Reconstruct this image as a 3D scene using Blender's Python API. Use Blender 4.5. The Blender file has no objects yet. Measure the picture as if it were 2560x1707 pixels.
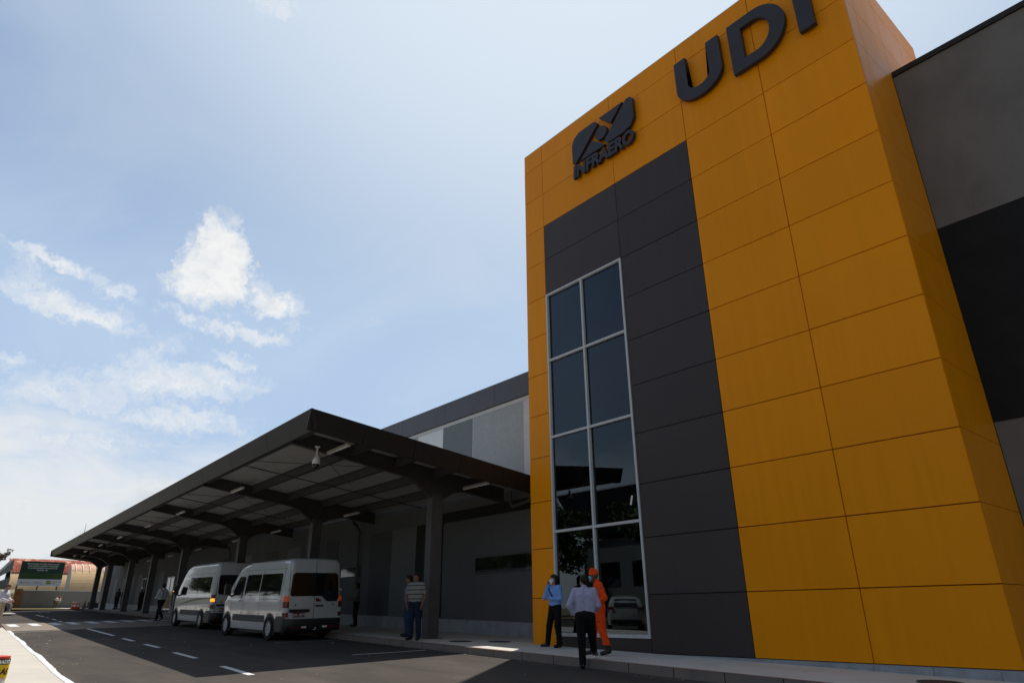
import bpy, bmesh, math, random
import numpy as np
from mathutils import Vector, Matrix
random.seed(7)
R = math.radians
scene = bpy.context.scene
COL = scene.collection

# ------------------------------------------------------------------ camera
YAW, PITCH, ROLL = -.86010, .3893, -.0089
CAM = Vector((13.6214, -12.3446, .8592))
fwd = Vector((math.sin(YAW)*math.cos(PITCH), math.cos(YAW)*math.cos(PITCH), math.sin(PITCH)))
r0 = Vector((math.cos(YAW), -math.sin(YAW), 0)); u0 = r0.cross(fwd)
rt = math.cos(ROLL)*r0 + math.sin(ROLL)*u0; up = -math.sin(ROLL)*r0 + math.cos(ROLL)*u0
camd = bpy.data.cameras.new('camera'); cam = bpy.data.objects.new('camera', camd); COL.objects.link(cam)
cam.matrix_world = Matrix(((rt.x, up.x, -fwd.x, CAM.x), (rt.y, up.y, -fwd.y, CAM.y), (rt.z, up.z, -fwd.z, CAM.z), (0, 0, 0, 1)))
camd.sensor_width = 36; camd.lens = 36*1650.86/2560; camd.clip_end = 3000; camd.clip_start = .05
scene.camera = cam

# ------------------------------------------------------------------ light
SUN_EL = 63.1; SUN_AZ = -37.2            # azimuth from +Y towards +X, degrees
SKY_STRENGTH = .12
sun = bpy.data.lights.new('sun', 'SUN'); sun.energy = 5.0; sun.angle = R(.53); sun.color = (1, .95, .87)
so = bpy.data.objects.new('sun', sun); COL.objects.link(so)
sd = Vector((math.sin(R(SUN_AZ))*math.cos(R(SUN_EL)), math.cos(R(SUN_AZ))*math.cos(R(SUN_EL)), math.sin(R(SUN_EL))))
so.rotation_euler = sd.to_track_quat('Z', 'Y').to_euler()
scene.view_settings.view_transform = 'Standard'; scene.view_settings.look = 'None'
scene.view_settings.exposure = 0; scene.view_settings.gamma = 1

world = bpy.data.worlds.new('World'); scene.world = world; world.use_nodes = True
def build_sky():
    nt = world.node_tree; N = nt.nodes; L = nt.links; N.clear()
    out = N.new('ShaderNodeOutputWorld'); bg = N.new('ShaderNodeBackground'); L.new(bg.outputs[0], out.inputs[0])
    sky = N.new('ShaderNodeTexSky'); sky.sky_type = 'NISHITA'; sky.sun_disc = False
    sky.sun_elevation = R(SUN_EL); sky.sun_rotation = R(SUN_AZ)
    sky.air_density = 1.0; sky.dust_density = 1.6; sky.ozone_density = 1.2
    bg.inputs[1].default_value = SKY_STRENGTH
    tc = N.new('ShaderNodeTexCoord'); sep = N.new('ShaderNodeSeparateXYZ'); L.new(tc.outputs['Generated'], sep.inputs[0])
    def m(op, a, b=None, c=None, clamp=False):
        n = N.new('ShaderNodeMath'); n.operation = op; n.use_clamp = clamp
        for i, v in enumerate((a, b, c)):
            if v is None: continue
            if isinstance(v, (int, float)): n.inputs[i].default_value = v
            else: L.new(v, n.inputs[i])
        return n.outputs[0]
    az = m('MULTIPLY', m('ARCTAN2', sep.outputs[0], sep.outputs[1]), 57.2958)
    el = m('MULTIPLY', m('ARCSINE', sep.outputs[2]), 57.2958)
    comb = N.new('ShaderNodeCombineXYZ'); L.new(az, comb.inputs[0]); L.new(el, comb.inputs[1])
    # warp the az/el position with noise so that cloud outlines are ragged
    def noise(scale, detail, rough, vec, dist=0):
        n = N.new('ShaderNodeTexNoise'); n.inputs['Scale'].default_value = scale; n.inputs['Detail'].default_value = detail
        n.inputs['Roughness'].default_value = rough; n.inputs['Distortion'].default_value = dist; L.new(vec, n.inputs['Vector']); return n
    n1 = noise(.42, 7, .62, comb.outputs[0])
    sub = N.new('ShaderNodeVectorMath'); sub.operation = 'SUBTRACT'; L.new(n1.outputs['Color'], sub.inputs[0]); sub.inputs[1].default_value = (.5, .5, .5)
    mul = N.new('ShaderNodeVectorMath'); mul.operation = 'MULTIPLY'; L.new(sub.outputs[0], mul.inputs[0]); mul.inputs[1].default_value = (5.0, 3.2, 0)
    add = N.new('ShaderNodeVectorMath'); add.operation = 'ADD'; L.new(comb.outputs[0], add.inputs[0]); L.new(mul.outputs[0], add.inputs[1])
    n1b = noise(1.5, 6, .65, comb.outputs[0]); sb2 = N.new('ShaderNodeVectorMath'); sb2.operation = 'SUBTRACT'; L.new(n1b.outputs['Color'], sb2.inputs[0]); sb2.inputs[1].default_value = (.5, .5, .5)
    ml2 = N.new('ShaderNodeVectorMath'); ml2.operation = 'MULTIPLY'; L.new(sb2.outputs[0], ml2.inputs[0]); ml2.inputs[1].default_value = (2.2, 1.5, 0)
    ad2 = N.new('ShaderNodeVectorMath'); ad2.operation = 'ADD'; L.new(add.outputs[0], ad2.inputs[0]); L.new(ml2.outputs[0], ad2.inputs[1])
    P = ad2.outputs[0]
    # (az, el, half width, half height, tilt, weight)
    blobs = [(-75.9, 26.6, 1.9, 3.0, 14, 1.6), (-77.4, 25.0, 2.3, 1.6, 0, 1.4), (-75.0, 25.4, 1.6, 1.8, 0, 1.3), (-71.0, 24.2, 2.3, 1.2, -12, 1.0), (-77.9, 28.3, 1.2, .8, 30, .7), (-71.8, 25.4, 3.4, .6, -8, .62),
             (-73.0, 21.5, 4.2, .75, -6, .72), (-77.4, 22.0, 2.8, .6, 0, .6), (-87.2, 23.9, 4.0, .6, -8, .72), (-85.6, 20.9, 4.6, .95, -8, .86), (-82.6, 22.6, 1.6, .7, 0, .6),
             (-89.0, 22.4, 1.5, 1.6, 0, .6), (-88.8, 16.6, 2.2, .7, 8, .6), (-73.5, 19.2, 2.2, .8, -12, .72),
             (-77.5, 17.0, 6.0, 1.5, 4, .80), (-76.5, 14.2, 4.6, 1.0, 2, .74), (-84.0, 15.0, 7, 1.8, 6, .62), (-80, 18.6, 4, 1.2, 30, .5), (-86, 11.5, 9, 2.0, 4, .7),
             (-71.5, 17.0, .9, .5, 0, .5), (-62.3, 23.5, 1.6, 1.2, 20, .36), (-69.0, 22.6, 1.2, 1.2, 30, .5), (-75.6, 46.5, 4, 1.4, 0, .55), (-84, 47.5, 3, 1.2, 0, .4), (-52, 43, 2.2, 1.6, 10, .3)]
    acc = None
    for (a, e, w, h, t, k) in blobs:
        mp = N.new('ShaderNodeMapping'); mp.vector_type = 'TEXTURE'; mp.inputs['Location'].default_value = (a, e, 0)
        mp.inputs['Rotation'].default_value = (0, 0, R(t)); mp.inputs['Scale'].default_value = (w*1.5, h*1.5, 1); L.new(P, mp.inputs[0])
        ln = N.new('ShaderNodeVectorMath'); ln.operation = 'LENGTH'; L.new(mp.outputs[0], ln.inputs[0])
        mr = N.new('ShaderNodeMapRange'); mr.interpolation_type = 'SMOOTHSTEP'; L.new(ln.outputs['Value'], mr.inputs[0])
        mr.inputs[1].default_value = .1; mr.inputs[2].default_value = 1.3; mr.inputs[3].default_value = k; mr.inputs[4].default_value = 0
        acc = mr.outputs[0] if acc is None else m('MAXIMUM', acc, mr.outputs[0])
    n2 = noise(.9, 8, .6, P)
    cl = m('ADD', acc, m('MULTIPLY', m('SUBTRACT', n2.outputs[0], .5), 1.0))
    d1 = N.new('ShaderNodeMapRange'); d1.interpolation_type = 'SMOOTHSTEP'; L.new(cl, d1.inputs[0]); d1.inputs[1].default_value = .16; d1.inputs[2].default_value = 1.15
    # low soft cloud deck towards the horizon + thin veil
    st = N.new('ShaderNodeVectorMath'); st.operation = 'MULTIPLY'; L.new(comb.outputs[0], st.inputs[0]); st.inputs[1].default_value = (.10, .34, 1)
    n3 = noise(1.0, 8, .6, st.outputs[0], .5)
    low = N.new('ShaderNodeMapRange'); low.interpolation_type = 'SMOOTHSTEP'; L.new(el, low.inputs[0]); low.inputs[1].default_value = 20; low.inputs[2].default_value = 6; low.inputs[3].default_value = 0; low.inputs[4].default_value = 1
    lw = m('ADD', low.outputs[0], m('MULTIPLY', m('SUBTRACT', n3.outputs[0], .5), 1.3))
    d2 = N.new('ShaderNodeMapRange'); d2.interpolation_type = 'SMOOTHSTEP'; L.new(lw, d2.inputs[0]); d2.inputs[1].default_value = .3; d2.inputs[2].default_value = 1.0; d2.inputs[4].default_value = .97
    hor = N.new('ShaderNodeMapRange'); hor.interpolation_type = 'SMOOTHSTEP'; L.new(az, hor.inputs[0]); hor.inputs[1].default_value = -52; hor.inputs[2].default_value = -76; hor.inputs[3].default_value = .45; hor.inputs[4].default_value = 1
    d2m = m('MULTIPLY', d2.outputs[0], hor.outputs[0])
    st2 = N.new('ShaderNodeVectorMath'); st2.operation = 'MULTIPLY'; L.new(comb.outputs[0], st2.inputs[0]); st2.inputs[1].default_value = (.045, .06, 1)
    n4 = noise(1.0, 6, .6, st2.outputs[0], 1.0)
    veil = N.new('ShaderNodeMapRange'); veil.interpolation_type = 'SMOOTHSTEP'; L.new(n4.outputs[0], veil.inputs[0]); veil.inputs[1].default_value = .35; veil.inputs[2].default_value = .75; veil.inputs[3].default_value = .0; veil.inputs[4].default_value = .13
    dens = m('MAXIMUM', m('MAXIMUM', d1.outputs[0], d2m), m('MULTIPLY', veil.outputs[0], 1))
    # haze glow around the (hidden) sun
    dot = N.new('ShaderNodeVectorMath'); dot.operation = 'DOT_PRODUCT'; L.new(tc.outputs['Generated'], dot.inputs[0]); dot.inputs[1].default_value = sd
    gl = N.new('ShaderNodeMapRange'); gl.interpolation_type = 'SMOOTHSTEP'; L.new(dot.outputs['Value'], gl.inputs[0]); gl.inputs[1].default_value = .72; gl.inputs[2].default_value = 1.0; gl.inputs[3].default_value = 0; gl.inputs[4].default_value = .18
    dens = m('MAXIMUM', dens, gl.outputs[0])
    bk = N.new('ShaderNodeVectorMath'); bk.operation = 'DOT_PRODUCT'; L.new(tc.outputs['Generated'], bk.inputs[0]); bk.inputs[1].default_value = Vector((math.sin(R(-52)), math.cos(R(-52)), 0))
    bm_ = N.new('ShaderNodeMapRange'); bm_.interpolation_type = 'SMOOTHSTEP'; L.new(bk.outputs['Value'], bm_.inputs[0]); bm_.inputs[1].default_value = -.25; bm_.inputs[2].default_value = .35; bm_.inputs[3].default_value = .3
    dens = m('MULTIPLY', dens, bm_.outputs[0])
    # cloud colour: white tops, greyer where the deck is thick
    cc = N.new('ShaderNodeMixRGB'); n5 = noise(.16, 5, .6, comb.outputs[0]); 
    cr = N.new('ShaderNodeMapRange'); L.new(n5.outputs[0], cr.inputs[0]); cr.inputs[1].default_value = .4; cr.inputs[2].default_value = .68
    n6 = noise(.55, 5, .55, add.outputs[0]); cs = N.new('ShaderNodeMapRange'); L.new(n6.outputs[0], cs.inputs[0]); cs.inputs[1].default_value = .42; cs.inputs[2].default_value = .68; cs.inputs[4].default_value = .55
    gm = m('MAXIMUM', m('MAXIMUM', m('MULTIPLY', cr.outputs[0], d2m), m('MULTIPLY', d2m, .35)), m('MULTIPLY', cs.outputs[0], d1.outputs[0]))
    L.new(gm, cc.inputs[0]); cc.inputs[1].default_value = (.90/SKY_STRENGTH, .91/SKY_STRENGTH, .91/SKY_STRENGTH, 1); cc.inputs[2].default_value = (.60/SKY_STRENGTH, .66/SKY_STRENGTH, .71/SKY_STRENGTH, 1)
    # lift the blue of the clear sky a little towards haze
    mix = N.new('ShaderNodeMixRGB'); L.new(dens, mix.inputs[0]); L.new(cc.outputs[0], mix.inputs[2])
    # bright hazy half of the sky on the sun's side: pale blue, deeper away from the sun
    fd = N.new('ShaderNodeVectorMath'); fd.operation = 'DOT_PRODUCT'; L.new(tc.outputs['Generated'], fd.inputs[0]); fd.inputs[1].default_value = Vector((math.sin(R(-52))*math.cos(R(28)), math.cos(R(-52))*math.cos(R(28)), math.sin(R(28))))
    fm = N.new('ShaderNodeMapRange'); fm.interpolation_type = 'SMOOTHSTEP'; L.new(fd.outputs['Value'], fm.inputs[0]); fm.inputs[1].default_value = .05; fm.inputs[2].default_value = .72; fm.inputs[4].default_value = .96
    sm = N.new('ShaderNodeMapRange'); sm.interpolation_type = 'SMOOTHSTEP'; L.new(dot.outputs['Value'], sm.inputs[0]); sm.inputs[1].default_value = .66; sm.inputs[2].default_value = .99
    pb = N.new('ShaderNodeMixRGB'); L.new(sm.outputs[0], pb.inputs[0]); le = N.new('ShaderNodeMapRange'); le.interpolation_type = 'SMOOTHSTEP'; L.new(el, le.inputs[0]); le.inputs[1].default_value = 40; le.inputs[2].default_value = 18
    lc = N.new('ShaderNodeMixRGB'); L.new(le.outputs[0], lc.inputs[0]); lc.inputs[1].default_value = (.27/SKY_STRENGTH, .39/SKY_STRENGTH, .61/SKY_STRENGTH, 1); lc.inputs[2].default_value = (.45/SKY_STRENGTH, .60/SKY_STRENGTH, .82/SKY_STRENGTH, 1); L.new(lc.outputs[0], pb.inputs[1]); pb.inputs[2].default_value = (.66/SKY_STRENGTH, .78/SKY_STRENGTH, .91/SKY_STRENGTH, 1)
    hs = N.new('ShaderNodeMixRGB'); wt = N.new('ShaderNodeMixRGB'); wt.blend_type = 'MULTIPLY'; wt.inputs[0].default_value = 1; wt.inputs[2].default_value = (1.12, 1.03, .86, 1); L.new(sky.outputs[0], wt.inputs[1]); L.new(fm.outputs[0], hs.inputs[0]); L.new(wt.outputs[0], hs.inputs[1]); L.new(pb.outputs[0], hs.inputs[2])
    L.new(hs.outputs[0], mix.inputs[1]); L.new(mix.outputs[0], bg.inputs[0])
build_sky()

# ------------------------------------------------------------------ materials
MATS = {}
def mat(name, col, rough=.6, spec=.5, metal=0., noise=None, bump=None, emit=None, coat=0., alpha=None):
    """noise=(scale, amount[, detail]) brightness mottling, bump=(scale, strength, distance)"""
    if name in MATS: return MATS[name]
    m = bpy.data.materials.new(name); m.use_nodes = True; MATS[name] = m
    nt = m.node_tree; b = nt.nodes['Principled BSDF']; L = nt.links
    b.inputs['Base Color'].default_value = (*col, 1); b.inputs['Roughness'].default_value = rough
    b.inputs['Specular IOR Level'].default_value = spec; b.inputs['Metallic'].default_value = metal
    b.inputs['Coat Weight'].default_value = coat; b.inputs['Coat Roughness'].default_value = .05
    tc = nt.nodes.new('ShaderNodeTexCoord')
    if noise:
        n = nt.nodes.new('ShaderNodeTexNoise'); n.inputs['Scale'].default_value = noise[0]; n.inputs['Detail'].default_value = noise[2] if len(noise) > 2 else 6
        n.inputs['Roughness'].default_value = .62
        L.new(tc.outputs['Object'], n.inputs['Vector'])
        r = nt.nodes.new('ShaderNodeValToRGB'); a = noise[1]
        r.color_ramp.elements[0].position = .3; r.color_ramp.elements[1].position = .7
        r.color_ramp.elements[0].color = (*[max(0, c*(1-a)) for c in col], 1); r.color_ramp.elements[1].color = (*[min(1, c*(1+a)) for c in col], 1)
        L.new(n.outputs[0], r.inputs[0]); L.new(r.outputs[0], b.inputs['Base Color'])
    if bump:
        n = nt.nodes.new('ShaderNodeTexNoise'); n.inputs['Scale'].default_value = bump[0]; n.inputs['Detail'].default_value = 5
        L.new(tc.outputs['Object'], n.inputs['Vector'])
        bp = nt.nodes.new('ShaderNodeBump'); bp.inputs['Strength'].default_value = bump[1]; bp.inputs['Distance'].default_value = bump[2]
        L.new(n.outputs[0], bp.inputs['Height']); L.new(bp.outputs[0], b.inputs['Normal'])
    if emit:
        b.inputs['Emission Color'].default_value = (*emit[0], 1); b.inputs['Emission Strength'].default_value = emit[1]
    return m

def layered(name, base, layers, rough=.85, bump=None, spec=.3):
    """base colour, then layers of (colour, noise scale, stretch, lo, hi, factor)"""
    m = bpy.data.materials.new(name); m.use_nodes = True; MATS[name] = m
    nt = m.node_tree; b = nt.nodes['Principled BSDF']; L = nt.links; N = nt.nodes
    b.inputs['Roughness'].default_value = rough; b.inputs['Specular IOR Level'].default_value = spec
    tc = N.new('ShaderNodeTexCoord'); cur = None
    for (c, sc, stv, lo, hi, f) in layers:
        mp = N.new('ShaderNodeMapping'); mp.inputs['Scale'].default_value = stv; L.new(tc.outputs['Object'], mp.inputs[0])
        n = N.new('ShaderNodeTexNoise'); n.inputs['Scale'].default_value = sc; n.inputs['Detail'].default_value = 8; n.inputs['Roughness'].default_value = .65
        L.new(mp.outputs[0], n.inputs['Vector'])
        mr = N.new('ShaderNodeMapRange'); L.new(n.outputs[0], mr.inputs[0]); mr.inputs[1].default_value = lo; mr.inputs[2].default_value = hi; mr.inputs[4].default_value = f
        mx = N.new('ShaderNodeMixRGB'); L.new(mr.outputs[0], mx.inputs[0]); mx.inputs[2].default_value = (*c, 1)
        if cur is None: mx.inputs[1].default_value = (*base, 1)
        else: L.new(cur, mx.inputs[1])
        cur = mx.outputs[0]
    L.new(cur, b.inputs['Base Color'])
    if bump:
        n = N.new('ShaderNodeTexNoise'); n.inputs['Scale'].default_value = bump[0]; n.inputs['Detail'].default_value = 6
        L.new(tc.outputs['Object'], n.inputs['Vector'])
        bp = N.new('ShaderNodeBump'); bp.inputs['Strength'].default_value = bump[1]; bp.inputs['Distance'].default_value = bump[2]
        L.new(n.outputs[0], bp.inputs['Height']); L.new(bp.outputs[0], b.inputs['Normal'])
    return m

M = {}
M['yellow'] = mat('yellow composite panel', (.84, .24, .0), .38, .22, noise=(.35, .06), bump=(.6, .05, .02))
M['charcoal'] = mat('charcoal composite panel', (.058, .049, .050), .40, .30, noise=(.4, .12), bump=(.6, .05, .02))
def panel_mat(name, col, rough, spec):
    m = mat(name, col, rough, spec, bump=(.55, .07, .03)); nt = m.node_tree; N = nt.nodes; L = nt.links; b = N['Principled BSDF']
    tc = N.new('ShaderNodeTexCoord'); mp = N.new('ShaderNodeMapping'); mp.inputs['Scale'].default_value = (5, 5, .18); L.new(tc.outputs['Object'], mp.inputs[0])
    n = N.new('ShaderNodeTexNoise'); n.inputs['Scale'].default_value = 1.3; n.inputs['Detail'].default_value = 6; L.new(mp.outputs[0], n.inputs['Vector'])
    n2 = N.new('ShaderNodeTexNoise'); n2.inputs['Scale'].default_value = .5; n2.inputs['Detail'].default_value = 7; L.new(tc.outputs['Object'], n2.inputs['Vector'])
    at = N.new('ShaderNodeAttribute'); at.attribute_name = 'tone'
    def m2(op, a, b_):
        q = N.new('ShaderNodeMath'); q.operation = op
        for i, v in enumerate((a, b_)):
            if isinstance(v, (int, float)): q.inputs[i].default_value = v
            else: L.new(v, q.inputs[i])
        return q.outputs[0]
    k = m2('ADD', m2('MULTIPLY', m2('SUBTRACT', n.outputs[0], .5), .16), m2('MULTIPLY', m2('SUBTRACT', n2.outputs[0], .5), .16))
    k = m2('ADD', m2('ADD', k, at.outputs['Fac']), 1.0)
    v = N.new('ShaderNodeVectorMath'); v.operation = 'SCALE'; v.inputs[0].default_value = col; L.new(k, v.inputs['Scale']); L.new(v.outputs[0], b.inputs['Base Color'])
    rr = N.new('ShaderNodeMapRange'); L.new(n2.outputs[0], rr.inputs[0]); rr.inputs[1].default_value = .3; rr.inputs[2].default_value = .7; rr.inputs[3].default_value = rough-.05; rr.inputs[4].default_value = rough+.10; L.new(rr.outputs[0], b.inputs['Roughness'])
    return m
def tones(o, amp, seed):
    me = o.data; a = me.attributes.new('tone', 'FLOAT', 'FACE'); rn = random.Random(seed); t = 0
    for i in range(len(me.polygons)):
        if i % 6 == 0: t = rn.uniform(-amp, amp)
        a.data[i].value = t
M['yellow'] = panel_mat('yellow aluminium panel', (.88, .293, 0.), .34, .15)
M['charcoal'] = panel_mat('charcoal aluminium panel', (.060, .047, .048), .38, .2)
M['joint'] = mat('dark joint', (.008, .007, .006), .9, .1)
M['frame'] = mat('silver aluminium frame', (.56, .56, .58), .4, .5, noise=(3, .06))
M['sign'] = mat('dark sign letters', (.030, .026, .032), .45, .4, noise=(2, .2))
M['tile'] = layered('baseboard stone', (.34, .36, .4), [((.16, .16, .18), 3, (1, 1, 1), .45, .75, .6), ((.5, .5, .52), 9, (1, 1, 1), .5, .8, .4)], .5)
M['wall'] = layered('grey painted render', (.12, .123, .135), [((.095, .098, .11), 1.2, (1, 1, .5), .45, .7, .5), ((.15, .153, .16), 14, (1, 1, 1), .5, .75, .4)], .8, (90, .25, .01))
M['wing'] = layered('rough grey render', (.195, .187, .19), [((.14, .134, .136), 1.0, (1, 1, .6), .42, .68, .8), ((.22, .21, .21), .6, (1, 1, 1), .5, .8, .6), ((.19, .18, .18), 22, (1, 1, 1), .5, .7, .5)], .85, (60, .5, .02))
M['wing_dark'] = mat('dark charcoal render', (.012, .0125, .015), .75, .3, noise=(2, .25))
M['wall_pale'] = mat('pale grey panel', (.62, .65, .67), .7, .3, noise=(6, .05), bump=(80, .15, .01))
M['wall_mid'] = mat('mid grey panel', (.30, .325, .34), .7, .3, noise=(8, .08), bump=(80, .15, .01))
M['wall_slate'] = mat('slate grey panel', (.15, .17, .18), .7, .3, noise=(8, .1), bump=(80, .15, .01))
M['strip_dark'] = mat('dark grey wall strip', (.075, .082, .088), .7, .3, noise=(8, .1))
M['strip_grey'] = mat('soft grey wall strip', (.16, .17, .18), .7, .3, noise=(8, .08))
M['trim'] = mat('light trim', (.48, .48, .50), .6, .3, noise=(4, .05))
M['fascia'] = mat('graphite fascia sheet', (.024, .021, .020), .5, .3, noise=(1.5, .15), bump=(1.2, .08, .02))
M['fascia2'] = mat('upper fascia sheet', (.055, .052, .066), .45, .5, noise=(1.5, .12), bump=(1.2, .08, .02))
M['steel'] = mat('dark painted steel', (.055, .053, .055), .5, .4, noise=(4, .15))
M['column'] = mat('grey painted column', (.078, .075, .08), .55, .4, noise=(4, .12))
M['roofsheet'] = mat('pale roof sheet', (.40, .40, .39), .55, .4, noise=(2, .1), bump=(40, .1, .01))
M['louver'] = mat('black louvre', (.012, .012, .013), .6, .3)
M['tube'] = mat('white lamp housing', (.38, .365, .34), .4, .4)
M['white_plastic'] = mat('white plastic', (.75, .76, .77), .35, .5)
M['black_plastic'] = mat('black plastic', (.012, .012, .013), .45, .5)
M['dark_gloss'] = mat('dark gloss dome', (.01, .01, .012), .08, .6)
M['vanpaint'] = mat('white van paint', (.47, .48, .49), .28, .5, coat=1., noise=(3, .03), bump=(1.6, .12, .03))
M['vanglass'] = mat('dark tinted glass', (.008, .009, .01), .04, .7)
M['rubber'] = mat('tyre rubber', (.012, .012, .012), .8, .3, noise=(20, .3))
M['rim'] = mat('alloy rim', (.5, .51, .53), .35, .5)
M['greystrip'] = mat('grey plastic strip', (.06, .06, .065), .6, .4)
M['redlens'] = mat('red lamp lens', (.15, .006, .006), .15, .6)
M['clearlens'] = mat('clear lamp lens', (.55, .55, .55), .15, .6)
M['plate'] = mat('red licence plate', (.17, .008, .010), .5, .4)
M['amber'] = mat('amber lamp lit', (.8, .25, .02), .3, .5, emit=((1, .32, .03), 1.7))
M['redlit'] = mat('red lamp lit', (.7, .1, .03), .3, .5, emit=((1, .16, .05), .07))
M['seam'] = mat('door seam', (.03, .03, .032), .8, .2)
M['asphalt'] = layered('asphalt', (.070, .061, .055), [((.11, .093, .082), .55, (.35, 1, 1), .45, .72, .75), ((.035, .033, .033), .35, (.5, 1, 1), .52, .75, .7), ((.13, .12, .105), 60, (1, 1, 1), .55, .8, .45), ((.16, .13, .10), 1.6, (1, .5, 1), .62, .8, .4), ((.045, .042, .040), .9, (.10, 1.6, 1), .50, .66, .45), ((.035, .034, .034), 2.2, (1, 1, 1), .66, .74, .55), ((.15, .13, .115), 7, (1, 1, 1), .68, .78, .5)], .97, (120, .5, .01), spec=.06)
M['pave'] = layered('concrete pavement', (.58, .545, .49), [((.40, .355, .33), .9, (1, 1, 1), .45, .75, .6), ((.6, .57, .52), 3, (1, 1, 1), .5, .8, .5), ((.28, .26, .25), 2.2, (.5, 2, 1), .64, .8, .5)], .85, (50, .3, .01))
M['pave_far'] = layered('pale paving concrete', (.50, .46, .40), [((.40, .365, .315), .8, (1, 1, 1), .45, .75, .6), ((.56, .52, .46), 4, (1, 1, 1), .5, .8, .5), ((.25, .22, .2), 2.6, (1, 1, 1), .7, .85, .4)], .9, (60, .3, .01))  # the concrete's own pale colour with random mottling
M['kerb'] = layered('kerb concrete', (.20, .165, .15), [((.28, .2, .18), 1.6, (1, 1, 1), .45, .75, .5), ((.08, .075, .07), 2.8, (1, 1, 1), .55, .8, .7)], .9, (40, .5, .01))
M['kerb_red'] = mat('faded red kerb edge', (.36, .17, .14), .8, .3, noise=(6, .35))
M['tablecrete'] = layered('raised crossing concrete', (.22, .18, .14), [((.14, .115, .095), 1.2, (1, 1, 1), .45, .7, .8), ((.3, .25, .2), 4, (1, 1, 1), .5, .8, .5)], .9)
M['paint'] = layered('road paint', (.62, .62, .62), [((.4, .4, .39), 4, (1, 1, 1), .5, .75, .6), ((.3, .29, .28), 18, (1, 1, 1), .6, .75, .5)], .7)
M['soil'] = layered('dry ground', (.20, .155, .09), [((.10, .12, .04), .25, (1, 1, 1), .45, .6, .8), ((.3, .24, .15), 1.1, (1, 1, 1), .5, .8, .6)], .95)
M['grass'] = layered('dry verge grass', (.13, .13, .035), [((.33, .15, .05), 1.2, (1, 1, 1), .4, .7, .9)], .95)
M['iron'] = mat('cast iron cover', (.05, .045, .045), .7, .4, noise=(9, .3), bump=(60, .6, .01))
M['backwall'] = layered('grey concrete wall', (.17, .17, .165), [((.12, .12, .12), .8, (1, 1, 1), .45, .75, .6), ((.2, .2, .19), 3, (1, 1, 1), .5, .8, .5)], .9)
M['post_brown'] = mat('rusty brown post', (.20, .09, .045), .8, .3, noise=(2, .3))
M['tan'] = layered('tan hangar cladding', (.62, .44, .26), [((.45, .28, .15), .35, (1, 1, 1), .5, .75, .6), ((.7, .52, .34), 1.5, (1, 1, 1), .5, .8, .5), ((.33, .2, .12), 1.1, (1, 1.5, .2), .6, .75, .5)], .97, spec=.05)
M['rust'] = layered('rusty corrugated roof', (.30, .085, .06), [((.55, .38, .27), .9, (1, 1.5, .15), .5, .62, .9), ((.16, .05, .04), .5, (1, 1, 1), .45, .7, .7)], .97, spec=.05)
M['signgreen'] = mat('dark green sign face', (.004, .032, .022), .5, .4)
M['signgreen2'] = layered('green field sign face', (.018, .055, .012), [((.05, .075, .03), .7, (1, 1, 1), .45, .7, .9)], .5)
M['signwhite'] = mat('white sign face', (.62, .62, .66), .5, .4)
M['lettering'] = mat('white lettering', (.7, .72, .7), .5, .3)
M['greylettering'] = mat('grey lettering', (.12, .12, .14), .5, .3)
M['coneorange'] = mat('faded red cone', (.55, .06, .03), .6, .4)
M['white'] = mat('white band', (.72, .70, .66), .5, .4, noise=(5, .08))
M['labelyellow'] = mat('yellow label', (.75, .50, .02), .5, .4)
M['labelblack'] = mat('black label', (.02, .02, .02), .5, .4)
M['leaf'] = layered('tree foliage', (.045, .085, .018), [((.09, .13, .03), 1.2, (1, 1, 1), .45, .6, .9), ((.025, .05, .012), .6, (1, 1, 1), .5, .6, .7)], .7)
M['leafred'] = layered('reddish tree foliage', (.12, .055, .03), [((.07, .075, .03), 1.2, (1, 1, 1), .45, .6, .9)], .7)
M['bark'] = mat('bark', (.11, .08, .055), .9, .2, noise=(4, .35))
M['opp'] = layered('opposite building render', (.16, .17, .16), [((.10, .11, .10), .4, (1, 1, 1), .4, .7, .7)], .8)
M['interior'] = mat('dim interior wall', (.10, .11, .12), .8, .2)
M['interior_floor'] = mat('interior floor', (.14, .13, .12), .5, .4)

def glass_mat():
    m = bpy.data.materials.new('tinted window glass'); m.use_nodes = True; nt = m.node_tree; N = nt.nodes; L = nt.links; N.clear()
    o = N.new('ShaderNodeOutputMaterial'); mix = N.new('ShaderNodeMixShader'); tr = N.new('ShaderNodeBsdfTransparent'); tr.inputs[0].default_value = (.16, .19, .21, 1)
    gl = N.new('ShaderNodeBsdfGlossy'); gl.inputs['Roughness'].default_value = .015; gl.inputs[0].default_value = (.74, .86, 1, 1)
    fr = N.new('ShaderNodeFresnel'); fr.inputs[0].default_value = 1.72
    L.new(fr.outputs[0], mix.inputs[0]); L.new(tr.outputs[0], mix.inputs[1]); L.new(gl.outputs[0], mix.inputs[2]); L.new(mix.outputs[0], o.inputs[0]); return m
M['glass'] = glass_mat()

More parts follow.
